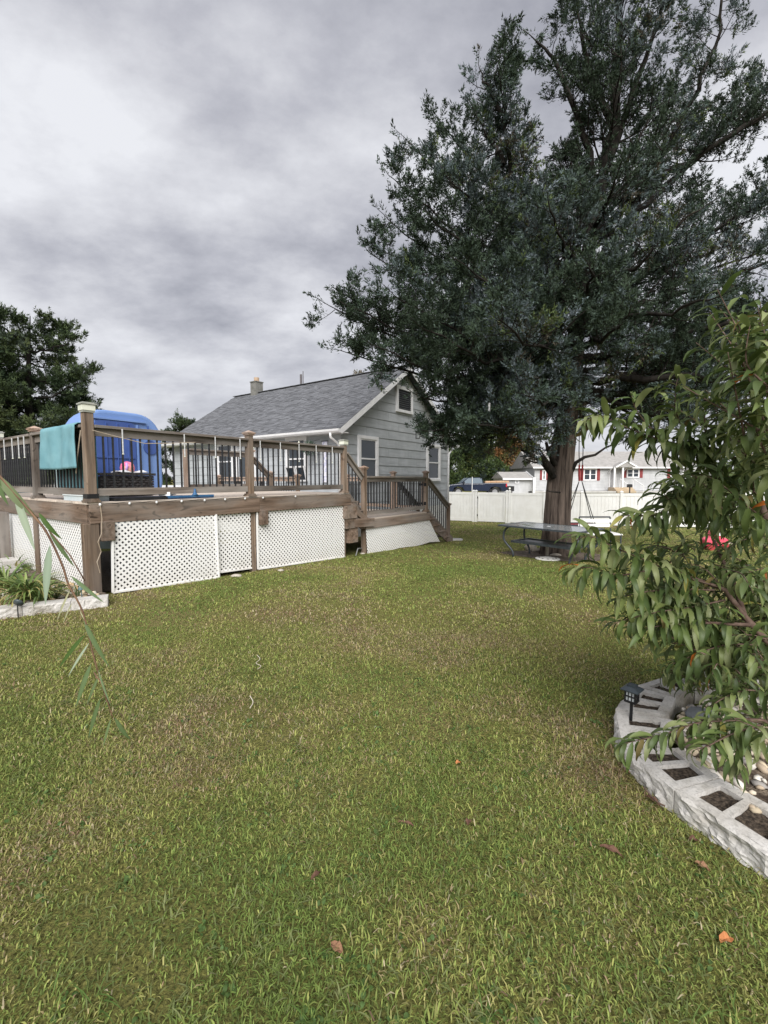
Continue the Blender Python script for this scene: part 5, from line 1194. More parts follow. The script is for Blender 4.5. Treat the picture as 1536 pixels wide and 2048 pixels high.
S1([(1500,1250,2.1),(1400,1245,2.1),(1330,1250,2.0),(1270,1262,2.0)],1,.1,.019)
S1([(1520,1290,2.1),(1450,1290,2.1),(1390,1310,2.1),(1340,1330,2.1)],1,.1,.019)
S1([(1560,1350,2.1),(1500,1330,2.1),(1430,1330,2.15),(1380,1345,2.2)],1,.1,.022)
S1([(1500,1440,1.85),(1400,1445,1.8),(1340,1465,1.8),(1280,1480,1.8),(1235,1490,1.8)],.85,.1,.018)
S1([(1520,1450,1.8),(1460,1470,1.75),(1420,1490,1.7),(1390,1500,1.7)],.85,.1,.02)
S1([(1560,1400,2.0),(1500,1380,2.0),(1440,1400,1.95),(1410,1430,1.9)],.85,.1,.021)
S1([(1540,1460,1.9),(1500,1480,1.85),(1470,1510,1.8),(1480,1540,1.8)],.85,.1,.022)
S1([(1580,1480,1.7),(1540,1470,1.7),(1500,1450,1.7),(1470,1440,1.7)],.85,.1,.024)
def bez(P,n):
    o=[]
    m_=len(P)-1
    for i in range(n+1):
        t=i/n*m_; k_=min(int(t),m_-1); f=t-k_; p0=P[max(k_-1,0)];p1=P[k_];p2=P[k_+1];p3=P[min(k_+2,m_)]
        o.append(.5*((2*p1)+(p2-p0)*f+(2*p0-5*p1+4*p2-p3)*f*f+(3*p1-p0-3*p2+p3)*f**3))
    return o
for i in range(165):     # filler shoots through the body of the crown
    px=random.uniform(1330,1600); py=random.uniform(890,1400); Y=random.uniform(2.0,2.8)
    if py<1000 and px<1400: continue
    if 1040<py<1110 and 1395<px<1450 and Y<3: continue
    if py>1290 and px<1390: continue
    p=onY(px,py,Y); a=random.uniform(0,6.28); L=random.uniform(.25,.5)
    q=p+Vector((-abs(math.cos(a))*L*.6,math.sin(a)*L*.5,random.uniform(-.05,.3)*L*2)); shoots.append(([p,p.lerp(q,.5)+Vector((0,0,.03)),q],1.0,.08,.020,.0035,(.09,.145)))
for i in range(90):
    px=random.uniform(1340,1600); py=random.uniform(1130,1420)
    if py>1310 and px<1400: continue
    p=onY(px,py,random.uniform(2.05,2.7)); a=random.uniform(0,6.28); q=p+Vector((-abs(math.cos(a))*.2,math.sin(a)*.2,random.uniform(-.05,.12))); shoots.append(([p,p.lerp(q,.5)+Vector((0,0,.02)),q],1.0,.08,.017,.003,(.08,.125)))
for i in range(40):
    p=onY(random.uniform(1490,1620),random.uniform(730,960),random.uniform(1.5,2.1)); q=p+Vector((-random.uniform(.05,.2),random.uniform(-.2,.2),random.uniform(.1,.35))); shoots.append(([p,p.lerp(q,.5),q],1,.05,.026,.004,(.1,.14)))
LV=[]
for P,lf,st,dn,r,Ls in shoots:
    B=bez(P,14); stem.tube(B,[r*(1.2-.9*i/14) for i in range(15)],5)
    tot=sum((b-a).length for a,b in zip(B,B[1:])); s_=tot*st; ph=random.random()*6
    cum=[0]
    for a,b in zip(B,B[1:]): cum.append(cum[-1]+(b-a).length)
    while s_<tot:
        i=max(j for j in range(14) if cum[j]<=s_); f=(s_-cum[i])/max(1e-6,cum[i+1]-cum[i]); p=B[i].lerp(B[i+1],f); t=(B[i+1]-B[i]).normalized()
        u=t.cross(ZX).normalized(); v=t.cross(u); ph+=2.4+random.gauss(0,.25)
        d=(u*math.cos(ph)+v*math.sin(ph))*.85+t*.75+Vector((0,0,-.15)); d.z=max(d.z,-.75); d.normalize()
        up=(ZX-d*ZX.dot(d)); up=(up+Vector((random.gauss(0,.25),random.gauss(0,.25),0)));up=(up-d*up.dot(d)).normalized(); y=up.cross(d)
        L=random.uniform(*Ls)*lf*(.75 if s_>tot*.93 else 1); vi=random.randrange(24)
        if vi>=21 and random.random()<.75: vi=random.randrange(21)
        if vi==23 and random.random()<.8: vi=5
        LV.append((p,d,y,up,L,vi)); s_+=dn*random.uniform(.7,1.3)
stem.build('branches',twigm,ptree,True,fix=False)
def inview(p):
    if p.y<.3: return False
    x=768+FPX*p.x/p.y; return 0<x<1560
LV.sort(key=lambda l:(not inview(l[0]),-(l[4]/l[0].length)))
for j,(p,d,y,up,L,vi) in enumerate(LV[:300]):
    o=bpy.data.objects.new('leaf',PM[vi]); place(o,ptree,frame(p,d*L,y*L,up*L))
def joined_leaves(name,LV,PV,parent,m):
    VV=[];CC=[];FF=[];b=0
    for (p,d,y,up,L,vi) in LV:
        g_,c=PV[vi]; v=g_[0]; w=np.array(p)+np.outer(v[:,0],np.array(d)*L)+np.outer(v[:,1],np.array(y)*L)+np.outer(v[:,2],np.array(up)*L)
        k_=random.uniform(.75,1.25); VV.append(w); CC+=[(c[0]*k_,c[1]*k_,c[2]*k_,1)]*len(v); FF+=[tuple(b+q for q in f) for f in g_[1]]; b+=len(v)
    VV=np.concatenate(VV); M=W[parent.name]; Mi=np.array(M.inverted()); VV=VV@Mi[:3,:3].T+Mi[:3,3]
    me=bpy.data.meshes.new(name); me.from_pydata(VV.tolist(),[],FF); me.materials.append(m); me.polygons.foreach_set('use_smooth',[True]*len(me.polygons)); numcol(me,CC)
    o=bpy.data.objects.new(name,me); place(o,parent,M); o['kind']='stuff'; return o
joined_leaves('leaves',LV[300:],PV,ptree,glossm)
print('peach leaves',len(LV))

# willow shoot hanging into the picture on the left
WY=.98
wm=M_attr('willow_leaf',.5,.35,.25)
# the rest of the young willow stands just outside the frame
wtree=thing('willow_branch','thin drooping willow branch with narrow pale leaves at the left edge of the photo','branch',(-1.22,.9,g(0,0)))
wp=[(-60,905,WY),(0,953,WY),(62,1025,WY),(94,1066,WY),(125,1131,WY),(137,1169,WY),(166,1225,WY),(187,1312,WY),(200,1356,WY),(212,1395,WY),(226,1436,WY)]
base=[Vector((-1.22,.9,g(0,0))),Vector((-1.24,.92,.7)),Vector((-1.12,.95,1.42)),Vector((-1.0,.97,1.52))]
k=MB(); B=bez(base+[onY(*p) for p in wp],60); k.tube(B,[.0027*(1-i/60)**.8+.0009 for i in range(61)],7)
for a,b,c in (((97,1060),(140,1110),(170,1162)),((188,1345),(212,1380),(219,1410)),): k.tube([onY(*a,WY),onY(*b,WY),onY(*c,WY)],.0014,5)
k.build('stem',M_noise('willow_bark',(.10,.055,.035),(.20,.12,.07),30,.7),wtree,True)
pale=(.30,.36,.26); gr1=(.10,.15,.06); gr2=(.06,.11,.025); straw=(.42,.42,.26)
for x0_,y0_,x1_,y1_,w_,c_,bd in [(-6,950,80,1042,.17,(.16,.20,.10),18),(30,990,70,1102,.125,pale,-8),(78,1026,126,1080,.15,gr2,38),(100,1092,91,1210,.125,(.27,.34,.25),6),(98,1062,150,1135,.09,gr1,10),(142,1152,208,1205,.10,(.13,.19,.09),12),
     (140,1180,114,1242,.05,straw,8),(144,1206,127,1246,.05,straw,8),(168,1242,220,1336,.09,gr1,16),(169,1270,117,1338,.10,gr2,14),(178,1286,136,1354,.06,pale,12),(182,1328,152,1414,.11,gr1,8),(198,1352,174,1410,.08,(.13,.18,.08),10),(201,1396,177,1478,.09,gr1,8),(230,1436,262,1480,.13,gr1,25),(222,1438,206,1496,.09,(.12,.17,.07),10),(196,1340,222,1412,.05,gr1,10),(160,1222,176,1250,.06,straw,20),(-20,930,18,1012,.14,gr1,22)]:
    a=onY(x0_,y0_,WY); b=onY(x1_,y1_,WY+random.uniform(-.02,.03)); d=(b-a); L=d.length; d.normalize(); bn=R(bd)
    view=(Vector((0,0,CAMH))-(a+b)*.5).normalized()
    side=d.cross(view).normalized(); sgn=1
    up=(view*.9+side*.42*sgn); up=(up-d*up.dot(d)).normalized()
    # aim the chord of the bent blade from a to b
    d2=(d*math.cos(bn*.45)+up*math.sin(bn*.45)).normalized(); up2=(up-d2*up.dot(d2)).normalized(); y=up2.cross(d2)
    me=leaf_mesh('leaf',leaf_geo(1,w_,bn,.18,R(random.uniform(-15,15)),8,.02),c_,wm); o=bpy.data.objects.new('leaf',me); place(o,wtree,frame(a,d2*L,y*L,up2*L))

# ------------------------------------------------------------------ planter ring of hollow split-face blocks
def block(px4,label,z0=-.04,z1=.08,holes=((.10,.46),(.55,.90)),hv=(.2,.8),soil_d=.02,group='hollow blocks of the peach tree planter'):
    """px4: outer start, outer end, inner end, inner start of the top face (photo pixels)"""
    Q=[onZ(*p,z1) if not isinstance(p,Vector) else p for p in px4]
    c=sum(Q,Vector())/4; r=thing('planter_block',label,'planter block',(c.x,c.y,0),math.atan2((Q[1]-Q[0]).y,(Q[1]-Q[0]).x),group)
    def B_(u,v,z=z1):
        p=Q[0].lerp(Q[1],u).lerp(Q[3].lerp(Q[2],u),v); return Vector((p.x,p.y,z))
    us=sorted(set([0,1]+[a for h in holes for a in h])); vs_=[0,hv[0],hv[1],1]
    us2=[];vs2=[]
    k=MB(); 
    for i in range(len(us)-1):
        for j in range(3):
            hole=any(abs(us[i]-h[0])<1e-6 for h in holes) and j==1
            nu=4 if us[i+1]-us[i]>.2 else 2
            if not hole:
                sheet(lambda a,b,i=i,j=j: B_(us[i]+(us[i+1]-us[i])*a,vs_[j]+(vs_[j+1]-vs_[j])*b,z1+mnoise.noise(B_(us[i]+(us[i+1]-us[i])*a,vs_[j]+(vs_[j+1]-vs_[j])*b)*22)*.0025),nu,2,k)
    # hole walls, slightly tapered
    for h in holes:
        a,b=h; c4=[(a,hv[0]),(b,hv[0]),(b,hv[1]),(a,hv[1])]; m_=((a+b)/2,(hv[0]+hv[1])/2)
        for i in range(4):
            p,q=c4[i],c4[(i+1)%4]; sh_=lambda t: (t[0]+(m_[0]-t[0])*.05,t[1]+(m_[1]-t[1])*.05)
            p2,q2=sh_(p),sh_(q); k.add([B_(*p),B_(*q),B_(*q2,z1-.07),B_(*p2,z1-.07)],[(0,1,2,3)])
    # outer split face (rough) and the plain other faces
    L=(Q[1]-Q[0]).length; n=max(8,int(L/.02)); on=(Q[0]-Q[3]).normalized(); on.z=0
    def rough(a,b):
        p=B_(a,0,z1+(z0-z1)*b); e=min(1,8*b,8*a,8*(1-a)); return p+on*e*(.010+.016*mnoise.noise(p*14)+.013*mnoise.noise(p*38)+.007*mnoise.noise(p*90))
    sheet(rough,n,10,k)
    for (a,b) in (((1,0),(1,1)),((1,1),(0,1)),((0,1),(0,0))): k.add([B_(*a),B_(*b),B_(*b,z0),B_(*a,z0)],[(0,1,2,3)])
    bb=k.build('shell',blockm,r,fix=False)
    s=MB()
    for h in holes:
        a,b=h; sheet(lambda u,v: B_(a+(b-a)*(.02+.96*u),hv[0]+(hv[1]-hv[0])*(.02+.96*v),z1-soil_d+.010*mnoise.noise(Vector((u*5+c.x*9,v*5,c.y*7)))),8,8,s)
    s.build('soil',soilm,r,True,fix=False); return r
def zp(x,y): return (1120+x/3.692,1280+y/3.692)   # close-up measurements to photo pixels
Z1=.08
# going round from the near right end
block([zp(848,1112),zp(1640,1620),zp(1760,1330),zp(1185,1022)],'nearest planter block with two soil filled cores at the right edge of the photo',holes=((.12,.42),(.50,.85)))
block([zp(470,790),zp(838,1108),zp(1178,1008),zp(905,800)],'planter block half covered by a peach twig, second from the right edge',holes=((.08,.40),(.50,.86)))
block([zp(412,520),zp(455,755),zp(800,770),zp(832,590)],'planter block with the solar lantern standing on it',holes=((.14,.44),(.56,.9)),hv=(.22,.80))
block([zp(560,345),zp(410,508),zp(805,552),zp(856,425)],'planter block just behind the solar lantern',holes=((.12,.42),(.55,.85)),hv=(.24,.76))
block([zp(830,255),zp(562,338),zp(858,420),zp(992,345)],'planter block at the back left of the ring with grass in its cores',holes=((.12,.44),(.55,.86)),hv=(.22,.76))
block([zp(1075,228),zp(838,252),zp(1000,342),zp(1310,305)],'planter block at the back of the ring under the peach leaves',holes=((.12,.46),(.56,.86)),hv=(.25,.70))
block([zp(1330,235),zp(1085,226),zp(1318,300),zp(1560,300)],'planter block at the back right of the ring in leaf shade',holes=((.12,.46),(.56,.86)),hv=(.25,.70))
block([Vector((2.62,2.95,Z1)),Vector((2.32,2.86,Z1)),Vector((2.24,2.62,Z1)),Vector((2.58,2.68,Z1))],'planter block of the ring just outside the photo on the right')
# bed inside the ring: soil, pale river stones
k=MB(); pts_=[(1.55,2.3),(1.45,1.95),(1.55,1.72),(2.2,1.1),(3.2,1.1),(3.3,2.6),(2.5,2.75),(2.0,2.6)]; k.add([(a,b,.055) for a,b in pts_],[tuple(range(8))]); tag(k.build('planter_soil',mulchm,fix=False),kind='structure')
def stones(name,pts,cols,smin,smax,label,cat='stones'):
    bm=bmesh.new(); bmesh.ops.create_icosphere(bm,subdivisions=1,radius=1); bv=np.array([v.co[:] for v in bm.verts]); bf=[[v.index for v in f.verts] for f in bm.faces]; bm.free()
    VV=[];FF=[];CC=[];b=0
    for p in pts:
        s=random.uniform(smin,smax); sc=np.array([s*random.uniform(.8,1.5),s*random.uniform(.7,1.1),s*random.uniform(.4,.75)]); rr=np.array(Euler((random.gauss(0,.3),random.gauss(0,.3),random.random()*6.28)).to_matrix())
        o=random.random()*50; nz=np.array([mnoise.noise(Vector(v)*1.1+Vector((o,o,0)))*.3 for v in bv]); v=(bv*(1+nz[:,None])*sc)@rr.T+np.array(p); VV.append(v); FF+=[tuple(b+i for i in f) for f in bf]; b+=len(v); c=random.choice(cols); q=random.uniform(.8,1.15); CC+=[(c[0]*q,c[1]*q,c[2]*q,1)]*len(v)
    me=bpy.data.meshes.new(name); me.from_pydata(np.concatenate(VV).tolist(),[],FF); me.materials.append(stonem); me.polygons.foreach_set('use_smooth',[True]*len(me.polygons)); numcol(me,CC)
    o=bpy.data.objects.new(name,me); place(o,None,Matrix.Identity(4)); tag(o,label,cat,None,'stuff'); return o
SC=[(.55,.48,.38),(.62,.58,.52),(.42,.34,.25),(.5,.42,.30),(.30,.28,.26)]
P=[]
while len(P)<760:
    a,b=random.uniform(1.45,2.7),random.uniform(1.25,2.65)
    if ((a-2.3)/.82)**2+((b-1.98)/.72)**2<1: P.append((a,b,.065))
stones('river_stones',P,SC,.012,.030,'pale river stones covering the soil inside the peach tree planter')
# leftover things on the stones: a slate piece
o=bpy.data.objects.new('stone',rock_mesh('stone',.10,.07,.015,9,M_noise('slate',(.12,.13,.14),(.18,.19,.2),6,.8),2)); place(o,None,Matrix.Translation(onZ(1400,1428,.09))@Matrix.Rotation(.5,4,'Z')); tag(o,'flat dark slate lying on the pale stones inside the planter','stone')

# solar lantern on its stake
lp=onZ(*zp(523,592),Z1-.02); sl=thing('solar_lantern','small black pagoda shaped solar lantern on the planter block','solar lantern',lp)
lz=lp.z; hh=.215
k=MB(); k.tube([lp,lp+ZX*.118],.0095,6); k.build('stake',black2,sl)
Lw=.052; zb=.118; zt=.175
Rm=Matrix.Rotation(R(40),3,'Z'); ax=Rm@Vector((1,0,0)); ay=Rm@Vector((0,1,0)); c=lp
k=MB(); k.box(c+ZX*(zb+zt)/2,ax,ay,ZX,(Lw-.008,Lw-.008,zt-zb)); k.build('lens',mat('lantern_panes',(.62,.66,.68),.3)[0],sl)
k=MB()
for i in (-1,1):
    for j in (-1,1): k.box(c+ax*i*Lw/2+ay*j*Lw/2+ZX*(zb+zt)/2,ax,ay,ZX,(.007,.007,zt-zb))
for z in (zb,zb+(zt-zb)*.5,zt):
    for sg in (-1,1): k.box(c+ax*sg*Lw/2+ZX*z,ax,ay,ZX,(.006,Lw-.006,.006)); k.box(c+ay*sg*Lw/2+ZX*z,ax,ay,ZX,(Lw-.006,.006,.006))
for f in (-.17,.17):
    for sg in (-1,1): k.box(c+ax*sg*Lw/2+ay*Lw*f+ZX*(zb+zt)/2,ax,ay,ZX,(.004,.004,zt-zb-.006)); k.box(c+ay*sg*Lw/2+ax*Lw*f+ZX*(zb+zt)/2,ax,ay,ZX,(.004,.004,zt-zb-.006))
k.box(c+ZX*(zb-.004),ax,ay,ZX,(Lw+.008,Lw+.008,.008)); k.build('frame',black2,sl)
k=MB()
def ringq(h,z): return [c+ax*a*h+ay*b*h+ZX*z for a,b in ((-1,-1),(1,-1),(1,1),(-1,1))]
lv=[(.046,zt+.004),(.047,zt+.010),(.030,zt+.022),(.022,zt+.026),(.022,zt+.034)]
vs=[p for h,z in lv for p in ringq(h,z)]; fs=[(3,2,1,0),(16,17,18,19)]
for i in range(4):
    for j in range(4): fs.append((i*4+j,i*4+(j+1)%4,i*4+4+(j+1)%4,i*4+4+j))
k.add(vs,fs); k.build('roof',M_noise('solar_roof',(.03,.04,.05),(.05,.065,.075),20,.35,.05,spec=.5),sl)

# ------------------------------------------------------------------ bed at the foot of the deck on the left
a0=onG(-150,1256); a1=onG(216,1213); bd_=(a1-a0); bd_.z=0; BL=bd_.length; bd_.normalize(); bnrm=Vector((-bd_.y,bd_.x,0))
def flatblock(t0,t1,label,h=.105,dep=.16):
    p=a0+bd_*t0; r=thing('edging_block',label,'edging block',(p.x,p.y,0),math.atan2(bd_.y,bd_.x),'split face blocks edging the lily bed')
    k=MB()
    F=lambda t,o,z: Vector((a0.x,a0.y,0))+bd_*t+bnrm*o+ZX*z
    sheet(lambda a,b: F(t0+(t1-t0)*a,-.004-min(1,8*b,8*(1-b),8*a,8*(1-a))*(.006+.014*mnoise.noise(F(t0+(t1-t0)*a,0,h*b)*16)+.010*mnoise.noise(F(t0+(t1-t0)*a,0,h*b)*45)),-.03+(h+.03)*b),26,9,k)
    sheet(lambda a,b: F(t0+(t1-t0)*a,dep*b-.004*(b==0),h+.002*mnoise.noise(F(a*3,b,0)*9)),8,3,k)
    k.add([F(t0,0,h),F(t0,dep,h),F(t0,dep,-.03),F(t0,0,-.03)],[(0,1,2,3)]); k.add([F(t1,0,h),F(t1,dep,h),F(t1,dep,-.03),F(t1,0,-.03)],[(0,1,2,3)]); k.add([F(t0,dep,h),F(t1,dep,h),F(t1,dep,-.03),F(t0,dep,-.03)],[(0,1,2,3)])
    k.build('shell',blockm,r,fix=False)
T=lambda px: ((onG(px,1237-(px/216)*24)-a0).dot(bd_))
t1,t2=T(47),T(143)
flatblock(T(-100),t1-.004,'edging block at the left end of the lily bed, cut by the photo edge'); flatblock(t1,t2-.004,'middle edging block of the lily bed in front of the lilies'); flatblock(t2,BL,'edging block of the lily bed next to the deck corner post')
BP=lambda t,o,z=.0: Vector((a0.x,a0.y,0))+bd_*t+bnrm*o+ZX*z
k=MB(); k.add([BP(-.6,.12,.05),BP(BL,.12,.05),BP(BL-.05,.5,.05),Vector((-3.75,5.45,.05)),Vector((-5.3,6.6,.06)),Vector((-6.6,5.8,.06))],[(0,1,2,3,4,5)]); tag(k.build('bed_soil',mulchm,fix=False),kind='structure')
P=[]
while len(P)<620:
    t,o=random.uniform(-.6,BL),random.uniform(.16,1.3); p=BP(t,o,.062); q=p-D(0,0); 
    if (q.dot(UX))<-.05: P.append(tuple(p))
TC=[(.58,.45,.28),(.65,.55,.38),(.50,.36,.20),(.62,.58,.5),(.35,.27,.18)]
stones('bed_stones',P,TC,.018,.045,'tan and cream stones covering the bed around the lilies')
lilym=M_attr('lily_leaf',.5,.35,.3)
def lily(p,n,L,label,cols,seed,spread=1.0,cat='daylily'):
    random.seed(seed); r=thing('daylily',label,'daylily',p); lv=[];pv=[]
    for i in range(n):
        a=random.random()*6.28; el=R(random.uniform(50,88)); d=Vector((math.cos(a)*math.cos(el),math.sin(a)*math.cos(el),math.sin(el))); up=(ZX-d*d.z).normalized()*-1
        up=ZX-d*ZX.dot(d); up.normalize(); y=up.cross(d); l=L*random.uniform(.6,1.15)
        pv.append((leaf_geo(1,.050,R(random.uniform(70,150)*spread),.4,R(random.uniform(-20,20)),9),random.choice(cols))); lv.append((p+Vector((math.cos(a),math.sin(a),0))*random.uniform(0,.05),d,y,up,l,i))
    o=joined_leaves('leaves',lv,pv,r,lilym); return r
LG=[(.17,.25,.06),(.13,.20,.05),(.25,.32,.11),(.09,.14,.045),(.32,.29,.11)]
lily(onG(55,1202,.06),170,.50,'large clump of arching daylily leaves behind the middle edging block',LG,1)
lily(onG(82,1205,.06),80,.40,'medium daylily clump right of the large clump',LG,2)
lily(onG(12,1180,.06),110,.46,'daylily clump at the left edge behind the large clump',LG,3)
lily(onG(30,1150,.06),70,.42,'daylily clump farthest back beside the white lattice',LG,4)
lily(onG(112,1197,.06),26,.24,'small daylily clump left of the deck corner post',[(.10,.15,.05),(.14,.2,.06)],5,.6)
lily(onG(156,1196,.06),16,.22,'tiny upright lily shoots beside the deck corner post',[(.06,.10,.04),(.09,.14,.05)],6,.4)
lily(onG(2,1212,.06),30,.26,'low yellowing daylily at the left photo edge near the edging block',[(.30,.25,.10),(.2,.2,.07),(.36,.3,.16)],7)
# brown rounded stone, grey stone edging and boards at the far left
for px,py,a,b,c,lb_,m in ((55,1148,.10,.08,.07,'rounded brown stone by the side lattice of the deck',M_noise('brown_stone',(.22,.15,.11),(.34,.26,.2),6,.9)),):
    p=onG(px,py,.04); o=bpy.data.objects.new('rock',rock_mesh('rock',a,b,c,4,m)); place(o,None,Matrix.Translation(p+ZX*c*.5)); tag(o,lb_,'rock')
p=D(-.25,2.35,0); r=thing('stone_edging','grey split stone edging block beside the lattice at the left photo edge','edging block',p)
k=MB(); 
for j in range(2): k.box(p+ZX*(.06+.11*j)+VX*(.1*j),UX,VX,ZX,(.2,.42,.105))
k.build('blocks',blockm,r)
sc2=thing('board_screen','weathered grey vertical boards standing at the far left under the deck edge','screen',D(-.12,2.9,0))
for i in range(5): beam('board',D(-.14,2.62+.15*i,.02),D(-.14,2.62+.15*i,.92),.02,.135,woodr,sc2,bev=.003) if 0 else beam('board',D(-.14,3.0+.15*i,.02),D(-.14,3.0+.15*i,.90),.135,.02,woodr,sc2,bev=.003)
p=BP(T(40),-.05); r=thing('garden_light','dark round solar stake light in front of the lily bed edging','garden light',(p.x,p.y,0))
k=MB(); k.tube([p,p+ZX*.15],.006,6); k.build('stake',blackm,r)
k=MB(); k.lathe([(.008,0),(.045,.006),(.048,.022),(.040,.028),(.005,.03)],(0,0,0),14); k.build('head',M_noise('garden_light_head',(.03,.04,.045),(.06,.075,.08),15,.4,spec=.4),r,True,M=Matrix.Translation(p+ZX*.15)@Matrix.Rotation(R(-55),4,'X'))
p=BP(T(160),.22,.06); k=MB(); k.tube([p,p+ZX*.12],.005,6); k.lathe([(.005,.11),(.035,.12),(.03,.14),(.005,.15)],p,12); tag(k.build('garden_light',M_noise('teal_light',(.05,.10,.11),(.1,.16,.17),9,.3)),'small teal stake light among the stones near the corner post','garden light')

# ------------------------------------------------------------------ lawn: blades
random.seed(41); rng=np.random.default_rng(41)
gx=np.arange(-16,20,.125); gy=np.arange(.5,30,.125)
def ngrid(sc,o): return np.array([[mnoise.fractal(Vector((x*sc+o,y*sc,o)),.9,2.1,4) for x in gx] for y in gy])
G1=ngrid(.55,3.3); G2=ngrid(1.9,8.1); G3=ngrid(.9,15.7)
def samp(G,X,Y):
    i=np.clip(((X-gx[0])/.125),0,len(gx)-1.01); j=np.clip(((Y-gy[0])/.125),0,len(gy)-1.01); i0=i.astype(int); j0=j.astype(int); fi=i-i0; fj=j-j0
    return (G[j0,i0]*(1-fi)+G[j0,i0+1]*fi)*(1-fj)+(G[j0+1,i0]*(1-fi)+G[j0+1,i0+1]*fi)*fj
bare=[(onG(627,1595),.10),(onG(70,1252),.10),(onG(1240,1868),.035),(onG(495,1425),.20),(onG(700,1400),.10),(onG(560,1480),.13),(onG(1010,1420),.09),(onG(740,1560),.08),(onG(930,1640),.05),(onG(850,1900),.05),(onG(1160,1215),.25),(onG(400,1560),.07),(onG(1080,1790),.04),(onG(1180,1455),.10),(onG(1500,1700),.07),(onG(850,1320),.12),(onG(1160,1545),.09),(onG(340,1990),.05),(onG(240,1970),.06),(onG(1215,1500),.14),(onG(1290,1590),.10)]
RING=[(1.05,1.62),(1.22,2.42),(1.6,2.75),(2.3,2.95),(3.4,2.9),(3.4,.9),(1.75,.95)]
def inpoly(X,Y,poly):
    r=np.zeros(len(X),bool); n=len(poly)
    for i in range(n):
        x1,y1=poly[i];x2,y2=poly[(i+1)%n]; c=((y1>Y)!=(y2>Y))&(X<(x2-x1)*(Y-y1)/(y2-y1+1e-9)+x1); r^=c
    return r
RG=[(q.x,q.y) for q in (onZ(*zp(1640,1640),.0),onZ(*zp(848,1150),.0),onZ(*zp(470,850),.0),onZ(*zp(425,640),.0),onZ(*zp(420,560),.0),onZ(*zp(560,390),.0),onZ(*zp(830,290),.0))]+[(2.3,2.78),(3.4,2.8),(3.4,.9)]
def blades(y0,y1,rho,Lr,wd,name,label):
    A=.95; n=int(rho*(A*(y1*y1-y0*y0)+1.9*(y1-y0)))
    Y=np.sqrt(rng.random(n)*(y1*y1-y0*y0)+y0*y0); X=(rng.random(n)*2-1)*(A*Y+.95)
    s=(X-C0.x)*UX.x+(Y-C0.y)*UX.y; w=(X-C0.x)*VX.x+(Y-C0.y)*VX.y
    keep=~((s>-.02)&(s<9.3)&(w>-.03)&(w<12.5)); keep&=~((s>7.5)&(s<14.7)&(w>2.85)&(w<12.6)); keep&=~((s>-2.2)&(s<.02)&(w>-.35)&((X-a0.x)*bnrm.x+(Y-a0.y)*bnrm.y>-.0))
    keep&=~inpoly(X,Y,RG); keep&=((X-TB.x)/1.2)**2+((Y-TB.y+.25)/1.0)**2>(.8+.4*rng.random(n))
    b=samp(G3,X,Y); dry=samp(G1,X,Y); fine=samp(G2,X,Y)
    dens=np.clip(1.0+.9*fine+.2*b,.25,1)
    for p,r in bare: dens*=np.clip(((X-p.x)**2+(Y-p.y)**2)/(r*r)-.35+.5*fine,.40,1)
    keep&=rng.random(n)<dens; X,Y,dry,fine,b=X[keep],Y[keep],dry[keep],fine[keep],b[keep]; n=len(X)
    Z=gnp(X,Y); fz=(FO.x-0); 
    L=(Lr[0]+(Lr[1]-Lr[0])*rng.random(n)**1.6)*(1+.35*np.clip(b,-.6,1.2)); az_=rng.random(n)*2*np.pi; lean=rng.random(n)*1.2+.55
    th=rng.random(n)<.05; lean[th]=1.5+.3*rng.random(th.sum()); Z=Z+np.where(th,.010+.012*rng.random(n),0)
    hd=np.stack([np.cos(az_),np.sin(az_),np.zeros(n)],1); sd_=np.stack([-np.sin(az_),np.cos(az_),np.zeros(n)],1)
    W_=wd*(.6+.8*rng.random(n))[:,None]*.5
    P0=np.stack([X,Y,Z],1); P1=P0+hd*(np.sin(lean*.55)*L*.5)[:,None]+np.array([0,0,1])*(np.cos(lean*.55)*L*.5)[:,None]
    P2=P1+hd*(np.sin(lean*1.5)*L*.5)[:,None]+np.array([0,0,1])*(np.cos(np.minimum(lean*1.5,1.75))*L*.5)[:,None]
    V=np.stack([P0-sd_*W_*.8,P0+sd_*W_*.8,P1+sd_*W_,P1-sd_*W_,P2],1).reshape(-1,3)
    q=dry*1.45+.75*fine+rng.normal(size=n)*.45-.10*np.clip(Y-3.5,0,2)
    for p,r_ in bare: q=q+.75*np.exp(-((X-p.x)**2+(Y-p.y)**2)/(2*(r_*1.6)**2))
    pal=np.array([(.21,.285,.075),(.30,.36,.10),(.38,.40,.125),(.41,.39,.15),(.44,.36,.19),(.48,.41,.27),(.34,.23,.15)])
    edges=np.array([-.62,-.2,.18,.5,.80,1.1]); ci=np.searchsorted(edges,q+1.1*th); cc=pal[ci]*(.45+1.0*rng.random(n)**1.1)[:,None]
    me=bpy.data.meshes.new(name); me.vertices.add(5*n); me.vertices.foreach_set('co',V.astype(np.float32).ravel())
    base=(np.arange(n,dtype=np.int32)*5)[:,None]; li=np.concatenate([base+np.array([[0,1,2,3]],dtype=np.int32),base+np.array([[3,2,4]],dtype=np.int32)],1).ravel()
    me.loops.add(7*n); me.loops.foreach_set('vertex_index',li); me.polygons.add(2*n)
    ls=(np.arange(n,dtype=np.int32)*7)[:,None]+np.array([[0,4]],dtype=np.int32); me.polygons.foreach_set('loop_start',ls.ravel()); me.polygons.foreach_set('loop_total',np.tile([4,3],n).astype(np.int32)); me.update()
    numcol(me,np.repeat(np.c_[cc,np.ones(n)],5,0)); me.materials.append(grassm)
    o=bpy.data.objects.new(name,me); place(o,None,Matrix.Identity(4)); tag(o,label,'grass',None,'stuff'); print(name,n)
blades(.95,2.3,18500,(.012,.040),.0035,'grass','short mixed green lawn grass with dry straw blades nearest the camera')
blades(2.3,4.2,8700,(.013,.040),.0048,'grass','short patchy lawn grass in the middle of the yard')
